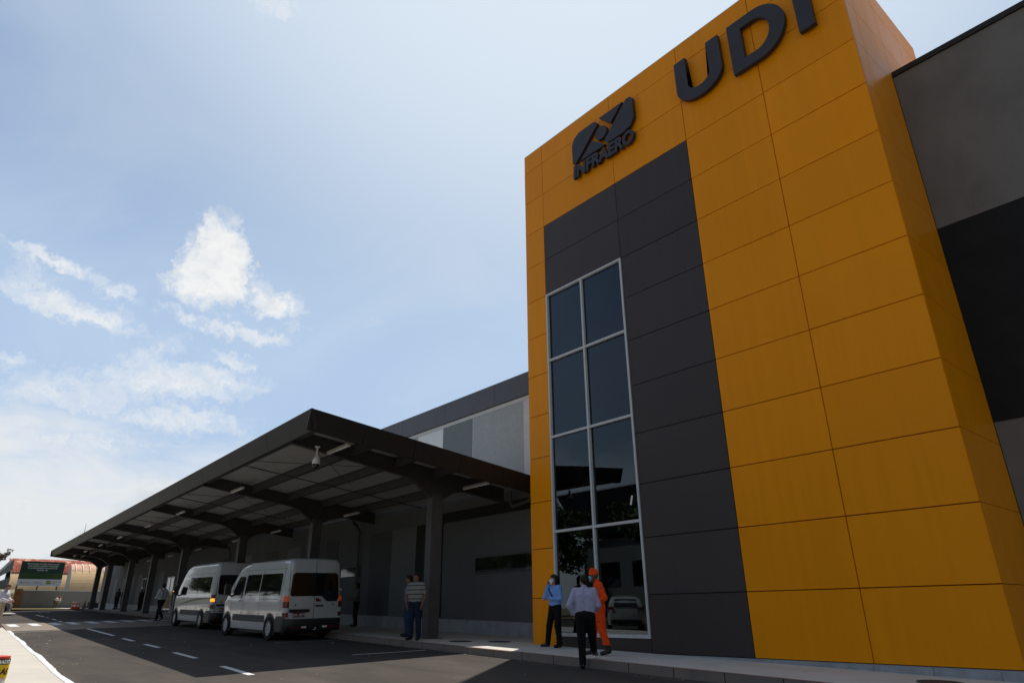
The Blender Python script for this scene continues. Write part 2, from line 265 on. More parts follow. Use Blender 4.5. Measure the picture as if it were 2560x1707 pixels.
# ------------------------------------------------------------------ object helpers
def tag(o, label=None, cat=None, group=None, kind=None):
    if label: o['label'] = label
    if cat: o['category'] = cat
    if group: o['group'] = group
    if kind: o['kind'] = kind
    return o
def thing(name, label, cat, loc=(0, 0, 0), rz=0, group=None):
    o = bpy.data.objects.new(name, None); COL.objects.link(o); o.location = loc; o.rotation_euler = (0, 0, rz); o.empty_display_size = .2
    return tag(o, label, cat, group)
def link_mesh(name, me, m, parent=None, smooth=None):
    mats = m if isinstance(m, (list, tuple)) else [m]
    for x in mats: me.materials.append(x)
    o = bpy.data.objects.new(name, me); COL.objects.link(o)
    if parent: o.parent = parent
    if smooth:
        me.shade_smooth()
        if smooth < 180: me.set_sharp_from_angle(angle=R(smooth))
    return o
def fin(name, bm, m, parent=None, smooth=None):
    bmesh.ops.recalc_face_normals(bm, faces=bm.faces)
    me = bpy.data.meshes.new(name); bm.to_mesh(me); bm.free(); return link_mesh(name, me, m, parent, smooth)
def box(bm, x0, x1, y0, y1, z0, z1, mi=0):
    vs = [bm.verts.new(p) for p in ((x0, y0, z0), (x1, y0, z0), (x1, y1, z0), (x0, y1, z0), (x0, y0, z1), (x1, y0, z1), (x1, y1, z1), (x0, y1, z1))]
    for f in ((3, 2, 1, 0), (4, 5, 6, 7), (0, 1, 5, 4), (1, 2, 6, 5), (2, 3, 7, 6), (3, 0, 4, 7)):
        fc = bm.faces.new([vs[i] for i in f]); fc.material_index = mi
def hexa(bm, pts):
    vs = [bm.verts.new(p) for p in pts]
    for f in ((3, 2, 1, 0), (4, 5, 6, 7), (0, 1, 5, 4), (1, 2, 6, 5), (2, 3, 7, 6), (3, 0, 4, 7)): bm.faces.new([vs[i] for i in f])
def tube(bm, pts, r, n=10, cap=True):
    pts = [Vector(p) for p in pts]; rs = r if isinstance(r, (list, tuple)) else [r]*len(pts); rings = []
    for i, p in enumerate(pts):
        d = (pts[min(i+1, len(pts)-1)]-pts[max(i-1, 0)]).normalized()
        a = d.orthogonal().normalized() if i == 0 else (prev - d*prev.dot(d)).normalized()
        prev = a; b = d.cross(a)
        rings.append([bm.verts.new(p + rs[i]*(math.cos(2*math.pi*k/n)*a + math.sin(2*math.pi*k/n)*b)) for k in range(n)])
    for A, B in zip(rings, rings[1:]):
        for k in range(n): bm.faces.new((A[k], A[(k+1) % n], B[(k+1) % n], B[k]))
    if cap: bm.faces.new(rings[0][::-1]); bm.faces.new(rings[-1])
def prism(bm, poly, fn, t0, t1):
    """poly of 2-D points, fn(u, v, t)->3-D, extruded t0..t1"""
    A = [bm.verts.new(fn(u, v, t0)) for u, v in poly]; B = [bm.verts.new(fn(u, v, t1)) for u, v in poly]; n = len(poly)
    bm.faces.new(A[::-1]); bm.faces.new(B)
    for i in range(n): bm.faces.new((A[i], A[(i+1) % n], B[(i+1) % n], B[i]))
def lathe(bm, prof, n=24, c=(0, 0, 0), mi=None):
    rings = [[bm.verts.new((c[0]+r*math.cos(2*math.pi*k/n), c[1]+r*math.sin(2*math.pi*k/n), c[2]+z)) for k in range(n)] for r, z in prof]
    for i, (A, B) in enumerate(zip(rings, rings[1:])):
        for k in range(n):
            f = bm.faces.new((A[k], A[(k+1) % n], B[(k+1) % n], B[k]))
            if mi: f.material_index = mi[i]
    bm.faces.new(rings[0][::-1]); bm.faces.new(rings[-1])
def text_mesh(s, size, depth=.005, shear=0, bold=0, align='LEFT', spacing=1.):
    cu = bpy.data.curves.new('lettering', 'FONT'); cu.body = s; cu.size = size; cu.extrude = depth; cu.shear = shear; cu.offset = bold; cu.align_x = align; cu.space_character = spacing; cu.space_line = 1.25
    o = bpy.data.objects.new('tmp', cu); COL.objects.link(o); dg = bpy.context.evaluated_depsgraph_get()
    me = bpy.data.meshes.new_from_object(o.evaluated_get(dg)); bpy.data.objects.remove(o); bpy.data.curves.remove(cu); return me
def put_text(name, s, size, m, mtx, parent=None, **k):
    me = text_mesh(s, size, **k); me.transform(mtx); return link_mesh(name, me, m, parent)
def copy_tree(o, parent=None):
    c = o.copy(); COL.objects.link(c); c.parent = parent
    for ch in [x for x in bpy.data.objects if x.parent == o]: copy_tree(ch, c)
    return c

# ------------------------------------------------------------------ ground levels
def clamp(v, a, b): return max(a, min(b, v))
def zr(x, y): return -.02 - .0235*clamp(x, -78, 26) + .02*(clamp(y, -11, -1)+2)
def zp(x): return .12 - .0235*clamp(x, -78, 26)
def yk(x): return -2.08 - .034*clamp(x, -62, 30)          # face of the near kerb
def yl(x): return -10.08 - .0505*clamp(x, -48, 30)        # face of the far kerb
def strip(name, xs, ya, yb, za, m, kind='structure', parent=None, ny=1):
    bm = bmesh.new(); rows = []
    for x in xs:
        a, b = ya(x), yb(x); rows.append([bm.verts.new((x, a+(b-a)*j/ny, za(x, a+(b-a)*j/ny))) for j in range(ny+1)])
    for A, B in zip(rows, rows[1:]):
        for j in range(ny): bm.faces.new((A[j], A[j+1], B[j+1], B[j]))
    o = fin(name, bm, m, parent)
    for p in o.data.polygons:
        if p.normal.z < 0: p.flip()
    if kind and not parent: o['kind'] = kind
    return o
def fr(a, b, n): return [a+(b-a)*i/n for i in range(n+1)]

strip('ground', [-1500, -400, -160, -78, -62, -40, -20, 0, 26, 80, 300, 1500], lambda x: -1500, lambda x: 1500,
      lambda x, y: -.30 - .0235*clamp(x, -78, 26) - (0 if x > -78 else 0), M['soil'])
strip('road', [-62.0] + fr(-60, 30, 30), lambda x: yl(x), lambda x: yk(x)+.02, lambda x, y: zr(x, y), M['asphalt'], ny=6)
strip('cross_road', fr(-62, -48.6, 6), lambda x: -34, lambda x: yl(-48), lambda x, y: zr(x, y)-.004, M['asphalt'], ny=4)
strip('parking_lane', fr(-46, 30, 20), lambda x: -26, lambda x: yl(x)-3.4, lambda x, y: zr(x, -10)+.0, M['asphalt'], ny=2)

# near pavement slab with a real kerb step
def near_pavement():
    strip('pavement', fr(-64, 30, 30), lambda x: yk(x)+.16, lambda x: 4.5, lambda x, y: zp(x), M['pave'], ny=2)
    bm = bmesh.new(); xs = fr(-62, 30, 92)
    for x0, x1 in zip(xs, xs[1:]):
        g = .011
        pts = []
        for z in ('b', 't'):
            for (x, dy) in ((x0+g, 0), (x1-g, 0), (x1-g, .155), (x0+g, .155)):
                pts.append((x, yk(x)+dy, (zr(x, -2)-.05) if z == 'b' else zp(x)+.003))
        hexa(bm, pts)
    o = fin('kerb', bm, M['kerb']); o['kind'] = 'structure'
    o2 = strip('kerb_edge_paint', xs, lambda x: yk(x)-.0, lambda x: yk(x)+.05, lambda x, y: zp(x)+.007, M['kerb_red'])
near_pavement()
# far pavement, its kerb and the rough white edge line
strip('far_pavement', fr(-19.7, 30, 24), lambda x: yl(x)-3.4, lambda x: yl(x)-.06, lambda x, y: zr(x, -10)+.10, M['pave_far'], ny=2)
strip('far_pavement', fr(-46, -29.6, 6), lambda x: yl(x)-3.4, lambda x: yl(x)-.06, lambda x, y: zr(x, -10)+.10, M['pave_far'], ny=2)
strip('far_pavement', [-29.6, -28.2, -25, -21.5, -19.7], lambda x: yl(x)-3.4, lambda x: yl(x)+.05, lambda x, y: zr(x, -10)+.10-.07*(1 if y > -10 else 0), M['pave_far'], ny=2)
def far_kerb(x0, x1):
    xs = fr(x0, x1, int((x1-x0)*6)); bm = bmesh.new(); rn = random.Random(3); rows = []
    for x in xs:
        w = .020*math.sin(x*.9)+.010*math.sin(x*2.1+1)+.004*math.sin(x*7.3)+rn.uniform(-.003, .003)
        a = yl(x)-.07+.4*w; b = yl(x)+.06+w; zt = zr(x, -10)+.106
        rows.append([bm.verts.new((x, a, zt)), bm.verts.new((x, b-.03, zt)), bm.verts.new((x, b, zt-.02)), bm.verts.new((x, b+.015, zr(x, -10)-.02))])
    for A, B in zip(rows, rows[1:]):
        for j in range(3): bm.faces.new((A[j], A[j+1], B[j+1], B[j]))
    o = fin('white_kerb', bm, M['paint']); o['kind'] = 'structure'
    for p in o.data.polygons:
        if p.normal.z < 0: p.flip()
far_kerb(-19.7, 30)
strip('traffic_island', fr(-48.6, -46, 2), lambda x: -14, lambda x: -6.35, lambda x, y: zr(x, y)+.12, M['pave_far'], ny=2)
def crossing():
    y0 = lambda x: yl(x)+.02; y1 = lambda x: yk(x)-.02
    xs = [-29.6, -28.3, -24.2, -20.8]
    h = {-29.6: .008, -28.3: .05, -24.2: .05, -20.8: .008}
    strip('raised_crossing', xs, y0, y1, lambda x, y: zr(x, y)+h[x], M['tablecrete'], ny=6)
    bm = bmesh.new(); y = -8.75
    ys = [(-8.63, -8.27), (-7.79, -7.43), (-6.97, -6.62), (-6.25, -5.88), (-5.42, -5.03), (-4.6, -4.22), (-3.8, -3.42), (-3.0, -2.62), (-2.25, -1.9)]
    for i, (a, b) in enumerate(ys):
        sh = -.16*i
        q = [(-24.25+sh*.9, a), (-24.25+sh*.9, b), (-27.3+sh*.7, b+.1), (-27.3+sh*.7, a+.1)]
        bm.faces.new([bm.verts.new((px, py, zr(px, py)+.056)) for px, py in q])
    o = fin('crossing_stripes', bm, M['paint']); o['kind'] = 'structure'
    for p in o.data.polygons:
        if p.normal.z < 0: p.flip()
crossing()
def road_lines():
    bm = bmesh.new()
    def line(ax, ay, bx, by, w):
        d = Vector((bx-ax, by-ay, 0)).normalized(); n = Vector((-d.y, d.x, 0))*w/2
        k = max(1, int(abs(bx-ax)/1.5)); A = Vector((ax, ay, 0)); B = Vector((bx, by, 0)); prev = None
        for i in range(k+1):
            p = A.lerp(B, i/k); q = [p-n, p+n]; vs = [bm.verts.new((v.x, v.y, zr(v.x, v.y)+.005)) for v in q]
            if prev: bm.faces.new((prev[0], prev[1], vs[1], vs[0]))
            prev = vs
    for a, b in (((-20.8, -6.28), (-14.6, -6.53)), ((-12.63, -6.65), (-10.97, -6.70)), ((-9.28, -6.77), (-7.58, -6.82)), ((-5.62, -6.96), (-3.6, -7.04)), ((-1.41, -7.18), (.51, -7.3)), ((2.4, -7.4), (4.2, -7.5)),
                 ((-45.57, -5.24), (-40.5, -5.39)), ((-38.7, -5.46), (-37.7, -5.5)), ((-35.5, -5.61), (-33.1, -5.72)), ((-31.7, -5.8), (-30.0, -5.9))):
        line(*a, *b, .13)
    line(-19.75, -9.05, -22.1, -3.2, .07)
    line(-7.05, -3.83, -6.5, -2.0, .06); line(-1.74, -4.12, -1.55, -2.2, .09)
    for k in range(7): line(-53.5+.05*k, -13+k*2.2, -53.45+.05*k, -12.2+k*2.2, .5)
    o = fin('road_markings', bm, M['paint']); o['kind'] = 'structure'
    for p in o.data.polygons:
        if p.normal.z < 0: p.flip()
road_lines()
strip('verge', fr(-70.8, -60.5, 5), lambda x: -30, lambda x: -1.2, lambda x, y: zr(-60, -2)+.10+(-60.5-x)*.016, M['grass'], ny=3)
strip('far_walkway', fr(-70.8, -60.5, 5), lambda x: -1.2, lambda x: 8, lambda x, y: zr(-60, -2)+.12+(-60.5-x)*.016, M['pave_far'], ny=3)
MHG = 'round inspection covers set in the pavement'
for (x, y, lab) in ((-1.9, -.88, 'round iron cover in the pavement beside the grey canopy column'), (-1.22, -.1, 'round iron cover in the pavement nearest the yellow tower corner'), (9.6, -.95, 'round iron cover in the pavement below the right part of the yellow tower')):
    bm = bmesh.new(); lathe(bm, [(.30, .0), (.30, .012), (.26, .012), (.255, .006), (.02, .007)], 32)
    o = fin('manhole_cover', bm, M['iron']); o.location = (x, y, zp(x)-.001); o.rotation_euler = (0, R(1.35), 0); tag(o, lab, 'manhole cover', MHG)

def debris():
    rn = random.Random(11); bm = bmesh.new()
    spots = [(rn.uniform(-24, 9), None) for _ in range(170)]
    for x, _ in spots:
        k = rn.random()
        y = yk(x)-abs(rn.gauss(0, .12))-.03 if k < .5 else (yl(x)+.2+abs(rn.gauss(0, .3)) if k < .75 else rn.uniform(-9.3, -2.4))
        r = rn.uniform(.008, .028) if k < .9 else rn.uniform(.02, .05); z = zr(x, y)+.004
        n = 5; a0 = rn.uniform(0, 6); ring = [bm.verts.new((x+r*rn.uniform(.6, 1.2)*math.cos(a0+6.283*i/n), y+r*rn.uniform(.6, 1.2)*math.sin(a0+6.283*i/n), z)) for i in range(n)]
        top = bm.verts.new((x, y, z+r*rn.uniform(.3, .7)))
        for i in range(n): bm.faces.new((ring[i], ring[(i+1) % n], top))
    o = fin('grit', bm, mat('pale grit', (.22, .195, .165), .9, noise=(20, .4))); tag(o, 'scattered grit and small litter on the asphalt beside the kerbs', 'grit', kind='stuff')
debris()

# ------------------------------------------------------------------ entrance tower
XS = [0, .85, 3.77, 6.18, 8.33, 10.42]; TOP = 15.10; G = .0055
def tower():
    T = thing('entrance_tower', 'tall yellow panelled tower with a charcoal strip and a tall glazed window', 'building', (0, 0, 0))
    def rows(a, b):
        zs = [z for z in [k*1.2 for k in range(1, 13)] if a+.02 < z < b-.02]; return list(zip([a]+zs, zs+[b]))
    by, bc = bmesh.new(), bmesh.new()
    def panel(bm, x0, x1, z0, z1):
        b = .004
        j = [random.uniform(-.0022, .0022) for _ in range(4)]
        pts = [(x0+G, .035, z0+G), (x1-G, .035, z0+G), (x1-G, .035, z1-G), (x0+G, .035, z1-G), (x0+G+b, j[0], z0+G+b), (x1-G-b, j[1], z0+G+b), (x1-G-b, j[1]+j[2], z1-G-b), (x0+G+b, j[0]+j[2], z1-G-b)]
        hexa(bm, pts)
    for i in range(5):
        x0, x1 = XS[i], XS[i+1]
        if i in (1, 2):
            for a, b in rows(12.0, TOP)+[]: panel(by, x0, x1, a, b)
            if i == 2:
                for a, b in rows(.033, 12.0): panel(bc, x0, x1, a, b)
            else:
                for a, b in rows(9.62, 12.0): panel(bc, x0, x1, a, b)
                panel(bc, x0, x1, -.2, .315)
        else:
            for a, b in rows(.033 if i > 1 else -.2, TOP): panel(by, x0, x1, a, b)
    # right flank (and the hidden left flank)
    def side(xf, xb, ys):
        for y0, y1 in zip(ys, ys[1:]):
            for a, b in rows(.033, TOP):
                hexa(by, [(xb, y0+G, a+G), (xb, y1-G, a+G), (xb, y1-G, b-G), (xb, y0+G, b-G), (xf, y0+G, a+G), (xf, y1-G, a+G), (xf, y1-G, b-G), (xf, y0+G, b-G)])
    side(10.42, 10.385, [.036, .6, 2.078-.003]); 
    for y0, y1 in ((2.078, 3.55), (3.55, 5.04)):
        for a, b in ((12.32, 13.2), (13.2, 14.4), (14.4, TOP)):
            hexa(by, [(10.385, y0+G, a+G), (10.385, y1-G, a+G), (10.385, y1-G, b-G), (10.385, y0+G, b-G), (10.42, y0+G, a+G), (10.42, y1-G, a+G), (10.42, y1-G, b-G), (10.42, y0+G, b-G)])
    side(0.0, .035, [.036, 1.2, 2.07])
    tones(fin('yellow_cladding', by, M['yellow'], T), .035, 1); tones(fin('charcoal_cladding', bc, M['charcoal'], T), .09, 2)
    # backing walls (hollow behind the window)
    bm = bmesh.new()
    for (x0, x1, z0, z1) in ((.036, .86, -.4, 15.0), (3.76, 10.384, -.4, 15.0), (.86, 3.76, 9.6, 15.0), (.86, 3.76, -.4, .33)): box(bm, x0, x1, .034, .2, z0, z1)
    box(bm, .036, .2, .2, 5.0, -.4, 15.0); box(bm, 10.2, 10.384, .2, 5.0, -.4, 15.0); box(bm, .2, 10.2, 4.8, 5.0, -.4, 15.0); box(bm, .2, 10.2, .2, 4.8, 14.8, 15.0)
    fin('backing_wall', bm, M['joint'], T)
    bm = bmesh.new(); box(bm, .21, 10.19, 4.6, 4.79, .1, 14.7); box(bm, .21, .4, .21, 4.59, .1, 14.7); box(bm, 1.15, 1.5, .6, .95, .1, 14.7); box(bm, .41, 10.1, .5, 4.59, 5.0, 5.35); box(bm, .41, 10.1, .5, 4.59, 10.0, 10.3)
    fin('interior_wall', bm, M['interior'], T)
    bm = bmesh.new(); box(bm, .21, 10.19, .21, 4.79, .02, .1); fin('interior_floor', bm, M['interior_floor'], T)
    bm = bmesh.new(); box(bm, 1.9, 3.0, 3.9, 4.0, .1, 2.4); box(bm, 3.05, 4.15, 3.9, 4.0, .1, 2.4); fin('inner_door', bm, M['black_plastic'], T)
    # stone baseboard
    bm = bmesh.new(); x = 3.80
    while x < 10.35:
        x1 = min(x+.9, 10.40); box(bm, x+.003, x1-.003, .012, .034, -.5, .028); x = x1
    fin('baseboard', bm, M['tile'], T)
    # parapet cap
    bm = bmesh.new(); box(bm, .01, 10.41, .01, 5.0, TOP-.002, TOP+.02); fin('parapet_cap', bm, M['trim'], T)
    # window
    W = bpy.data.objects.new('window', None); COL.objects.link(W); W.parent = T
    x0, x1, z0, z1 = .855, 3.765, .32, 9.615; t = .056; mx = 2.28; tz = [2.79, 5.28, 7.51]
    bm = bmesh.new(); ya, yb = -.022, .1
    box(bm, x0, x0+t, ya, yb, z0, z1); box(bm, x1-t, x1, ya, yb, z0, z1)
    box(bm, x0+t, x1-t, ya, yb, z1-t, z1); box(bm, x0+t, x1-t, ya, yb, z0, z0+t+.02)
    box(bm, mx-.028, mx+.028, ya+.002, yb, z0+t+.02, z1-t)
    for z in tz:
        box(bm, x0+t, mx-.028, ya+.004, yb, z-.031, z+.031); box(bm, mx+.028, x1-t, ya+.004, yb, z-.031, z+.031)
    fin('frame', bm, M['frame'], W)
    lv = [z0+t+.02]+tz+[z1-t]
    for (a, b) in ((x0+t, mx-.028), (mx+.028, x1-t)):
        for k in range(4):
            bm = bmesh.new(); vs = [bm.verts.new(p) for p in ((a, .05, lv[k]), (b, .05, lv[k]), (b, .05, lv[k+1]), (a, .05, lv[k+1]))]; bm.faces.new(vs); bm.normal_update()
            # panes are never perfectly flat: tiny individual tilt
            me = bpy.data.meshes.new('pane'); bm.to_mesh(me); bm.free(); o = link_mesh('pane', me, M['glass'], W); o.rotation_euler = (R(random.uniform(-.12, .12)), 0, R(random.uniform(-.12, .12)))
    bm = bmesh.new(); hexa(bm, [(3.42, .045, 3.18), (3.47, .045, 3.17), (3.53, .045, 3.38), (3.48, .045, 3.39), (3.42, .048, 3.18), (3.47, .048, 3.17), (3.53, .048, 3.38), (3.48, .048, 3.39)]); fin('sticker', bm, M['white'], W)
    return T
tower()

# signs on the tower
def sign_udi():
    S = thing('airport_code_sign', 'large dark raised letters UDI across the top of the yellow tower', 'sign', (7.955, -.05, 12.885))
    ya, yb = -.165, -.05
    def F(u, v, t): return (u-7.9, t+.05, v-12.9)
    def arc(cx, cz, rx, rz, a0, a1, n=14): return [(cx+rx*math.cos(R(a0+(a1-a0)*i/n)), cz+rz*math.sin(R(a0+(a1-a0)*i/n))) for i in range(n+1)]
    zt, zb = 14.38, 12.92
    # U as outer/inner outline
    U = [(6.14, zt), (6.14, 13.42)] + arc(6.81, 13.42, .67, .50, 180, 360, 18) + [(7.48, zt), (7.13, zt), (7.13, 13.45)] + arc(6.81, 13.47, .32, .24, 360, 180, 14) + [(6.49, zt)]
    bm = bmesh.new(); n = len(U); half = None
    A = [bm.verts.new(F(u, v, ya)) for u, v in U]; B = [bm.verts.new(F(u, v, yb)) for u, v in U]
    f1 = bm.faces.new(A); f2 = bm.faces.new(B[::-1])
    for i in range(n): bm.faces.new((A[i], B[i], B[(i+1) % n], A[(i+1) % n]))
    bmesh.ops.triangulate(bm, faces=[f1, f2]); fin('letter', bm, M['sign'], S)['label'] = 'letter U'
    # D: ring of quads between outer and inner outline
    outer = [(7.74, zt)] + [(7.74, zt-.0)] ; k = 20
    out = [(7.74, 14.37), (8.35, 14.37)] + arc(8.42, 13.61, .74, .76, 90, -90, k) + [(8.35, 12.85), (7.74, 12.85)]
    inn = [(8.08, 14.08), (8.35, 14.08)] + arc(8.38, 13.61, .40, .47, 90, -90, k) + [(8.35, 13.14), (8.08, 13.14)]
    bm = bmesh.new(); n = len(out)
    oa = [bm.verts.new(F(u, v, ya)) for u, v in out]; ob = [bm.verts.new(F(u, v, yb)) for u, v in out]
    ia = [bm.verts.new(F(u, v, ya)) for u, v in inn]; ib = [bm.verts.new(F(u, v, yb)) for u, v in inn]
    for i in range(n):
        j = (i+1) % n
        bm.faces.new((oa[i], oa[j], ia[j], ia[i])); bm.faces.new((ob[i], ib[i], ib[j], ob[j])); bm.faces.new((oa[i], ob[i], ob[j], oa[j])); bm.faces.new((ia[i], ia[j], ib[j], ib[i]))
    fin('letter', bm, M['sign'], S)['label'] = 'letter D'
    bm = bmesh.new(); prism(bm, [(9.40, 12.85), (9.76, 12.85), (9.76, 14.37), (9.40, 14.37)], F, ya, yb); fin('letter', bm, M['sign'], S)['label'] = 'letter I'
sign_udi()
def sign_logo():
    S = thing('airport_operator_sign', 'dark raised angular emblem with INFRAERO lettering on the yellow tower', 'sign', (3.445, -.05, 13.19))
    def F(u, v, t): return (u-3.4, t+.05, v-13.2)
    def piece(poly, name='emblem_piece'):
        bm = bmesh.new(); A = [bm.verts.new(F(u, v, -.15)) for u, v in poly]; B = [bm.verts.new(F(u, v, -.05)) for u, v in poly]; n = len(poly)
        f1 = bm.faces.new(A); f2 = bm.faces.new(B[::-1])
        for i in range(n): bm.faces.new((A[i], B[i], B[(i+1) % n], A[(i+1) % n]))
        bmesh.ops.triangulate(bm, faces=[f1, f2]); fin(name, bm, M['sign'], S)
    piece([(2.31, 13.42), (2.31, 14.10), (2.42, 14.30), (2.62, 14.41), (3.27, 14.41), (3.38, 14.26), (2.42, 13.36)])
    piece([(2.62, 13.36), (3.12, 13.80), (3.62, 13.36)])
    piece([(3.48+.225*math.cos(R(a)), 13.86+.225*math.sin(R(a))) for a in range(0, 360, 15)])
    piece([(3.44, 14.41), (4.34, 14.41), (3.86, 13.97)])
    piece([(3.58, 13.50), (4.47, 14.41), (4.62, 14.41), (4.70, 14.30), (4.70, 13.66), (4.56, 13.44), (4.32, 13.36), (3.72, 13.36)])
    me = text_mesh('INFRAERO', .56, .05, shear=.10, bold=.026)
    xs = [v.co.x for v in me.vertices]; w = max(xs)-min(xs); mn = min(xs)
    for v in me.vertices: v.co.x = (v.co.x-mn)*2.34/w
    me.transform(Matrix.Translation((2.30-3.4, -.05, 12.90-13.2)) @ Matrix.Rotation(R(90), 4, 'X'))
    link_mesh('lettering', me, M['sign'], S)
sign_logo()

# ------------------------------------------------------------------ terminal building
WY = 2.08
def terminal():
    T = thing('terminal_building', 'long grey terminal building behind the canopy with dark roof fascia', 'building', (0, 0, 0))
    bm = bmesh.new(); box(bm, -66, -.02, WY, 24, -.4, 7.70); fin('wall', bm, M['wall'], T)
    # fascia band in sheets
    bm = bmesh.new(); x = -66.
    while x < -.05:
        x1 = min(x+3.1, -.03); box(bm, x+.006, x1-.006, WY-.10, WY+.3, 7.71, 8.50); x = x1
    fin('roof_fascia', bm, M['fascia2'], T)
    bm = bmesh.new(); box(bm, -66, -.03, WY+.3, 24, 7.72, 8.1); fin('roof', bm, M['roofsheet'], T)
    bm = bmesh.new(); box(bm, -66, -.03, WY-.03, WY-.003, 7.56, 7.695); box(bm, -2.54, -.03, WY-.028, WY-.003, 4.86, 7.555)
    box(bm, -5.37, -5.33, WY-.028, WY-.003, 4.86, 7.555)
    fin('trim_band', bm, M['trim'], T)
    cols = [(-5.325, -2.545, 'wall_mid'), (-7.28, -5.375, 'wall_slate'), (-9.07, -7.285, 'wall_pale'), (-10.9, -9.075, 'wall_mid'), (-12.8, -10.905, 'wall_slate'), (-15.2, -12.805, 'wall_pale'), (-18, -15.205, 'wall_mid')]
    for a, b, m in cols:
        bm = bmesh.new(); box(bm, a, b, WY-.022, WY-.003, 4.86, 7.55); fin('wall_panel', bm, M[m], T)
    # vertical strips under the canopy
    low = [(-12.40, -10.70, 'strip_dark'), (-10.68, -8.90, 'strip_grey'), (-8.86, -7.10, 'louver'), (-16.6, -15.4, 'strip_dark'), (-21.0, -19.4, 'strip_grey'), (-23.8, -22.4, 'strip_dark'), (-27.5, -25.9, 'strip_grey'), (-31.5, -29.6, 'louver'), (-36, -34.8, 'strip_grey'),
           (-39.6, -38.2, 'strip_dark'), (-45, -43.6, 'strip_grey'), (-47.6, -46.4, 'strip_dark'), (-51.4, -50.0, 'strip_grey'), (-54, -52.6, 'strip_grey'), (-57.0, -55.6, 'strip_grey'), (-60.3, -58.9, 'strip_grey'), (-63.6, -62.2, 'strip_grey')]
    for a, b, m in low:
        bm = bmesh.new(); box(bm, a, b, WY-.02, WY-.003, zp((a+b)/2)+.42, 4.0); fin('wall_panel', bm, M[m], T)
    bm = bmesh.new()
    for x0, x1 in zip(fr(-66, -.05, 60), fr(-66, -.05, 60)[1:]): hexa(bm, [(x0+.003, WY-.012, zp(x0)-.05), (x1-.003, WY-.012, zp(x1)-.05), (x1-.003, WY-.003, zp(x1)-.05), (x0+.003, WY-.003, zp(x0)-.05), (x0+.003, WY-.012, zp(x0)+.4), (x1-.003, WY-.012, zp(x1)+.4), (x1-.003, WY-.003, zp(x1)+.4), (x0+.003, WY-.003, zp(x0)+.4)])
    fin('baseboard', bm, M['tile'], T)
    bm = bmesh.new(); box(bm, -7.10, -.6, WY-.05, WY-.003, 3.92, 4.27)
    for k in range(5): box(bm, -7.10, -.6, WY-.075, WY-.051, 3.95+k*.065, 3.985+k*.065)
    fin('louvre', bm, M['louver'], T)
    def slot(x0, x1, z0, z1):
        W = bpy.data.objects.new('window', None); COL.objects.link(W); W.parent = T
        t = .045; bm = bmesh.new()
        box(bm, x0, x0+t, WY-.05, WY-.003, z0, z1); box(bm, x1-t, x1, WY-.05, WY-.003, z0, z1); box(bm, x0+t, x1-t, WY-.05, WY-.003, z1-t, z1); box(bm, x0+t, x1-t, WY-.05, WY-.003, z0, z0+t)
        fin('frame', bm, M['column'], W)
        bm = bmesh.new(); box(bm, x0+t, x1-t, WY-.02, WY-.003, z0+t, z1-t); fin('pane', bm, M['vanglass'], W)
    slot(-5.15, -.75, 2.08, 2.62); slot(-15.35, -13.2, 2.32, 2.76); slot(-25.6, -22.0, 2.5, 3.0); slot(-34.5, -31.8, 2.75, 3.3)
    # entrance doors in the distance
    for x in (-41.6, -48.9):
        D = bpy.data.objects.new('door', None); COL.objects.link(D); D.parent = T
        bm = bmesh.new(); z = zp(x)+.01; box(bm, x-.95, x-.88, WY-.05, WY-.003, z, z+2.4); box(bm, x+.88, x+.95, WY-.05, WY-.003, z, z+2.4); box(bm, x-.88, x+.88, WY-.05, WY-.003, z+2.33, z+2.4); box(bm, x-.03, x+.03, WY-.05, WY-.003, z, z+2.33)
        fin('frame', bm, M['frame'], D)
        bm = bmesh.new(); box(bm, x-.88, x-.03, WY-.03, WY-.003, z, z+2.33); box(bm, x+.03, x+.88, WY-.03, WY-.003, z, z+2.33); fin('pane', bm, M['vanglass'], D)
    # taller wing at the right of the tower
    bm = bmesh.new(); box(bm, 10.43, 60, WY, 26, -.8, 12.2)
    for k in range(12): box(bm, 13.2+k*3.6, 13.212+k*3.6, WY-.006, WY-.002, -.3, 4.015, 1); box(bm, 13.2+k*3.6, 13.212+k*3.6, WY-.006, WY-.002, 8.145, 12.18, 1)
    fin('wing_wall', bm, [M['wing'], M['joint']], T)
    bm = bmesh.new(); box(bm, 10.43, 60, WY-.012, WY-.003, 4.02, 8.14); fin('dark_band', bm, M['wing_dark'], T)
    bm = bmesh.new(); box(bm, 10.43, 60, WY-.05, WY+.25, 12.19, 12.32); fin('coping', bm, M['fascia'], T)
    bm = bmesh.new(); box(bm, 10.43, 60, WY+.25, 26, 12.19, 12.25); fin('wing_roof', bm, M['roofsheet'], T)
    return T
terminal()

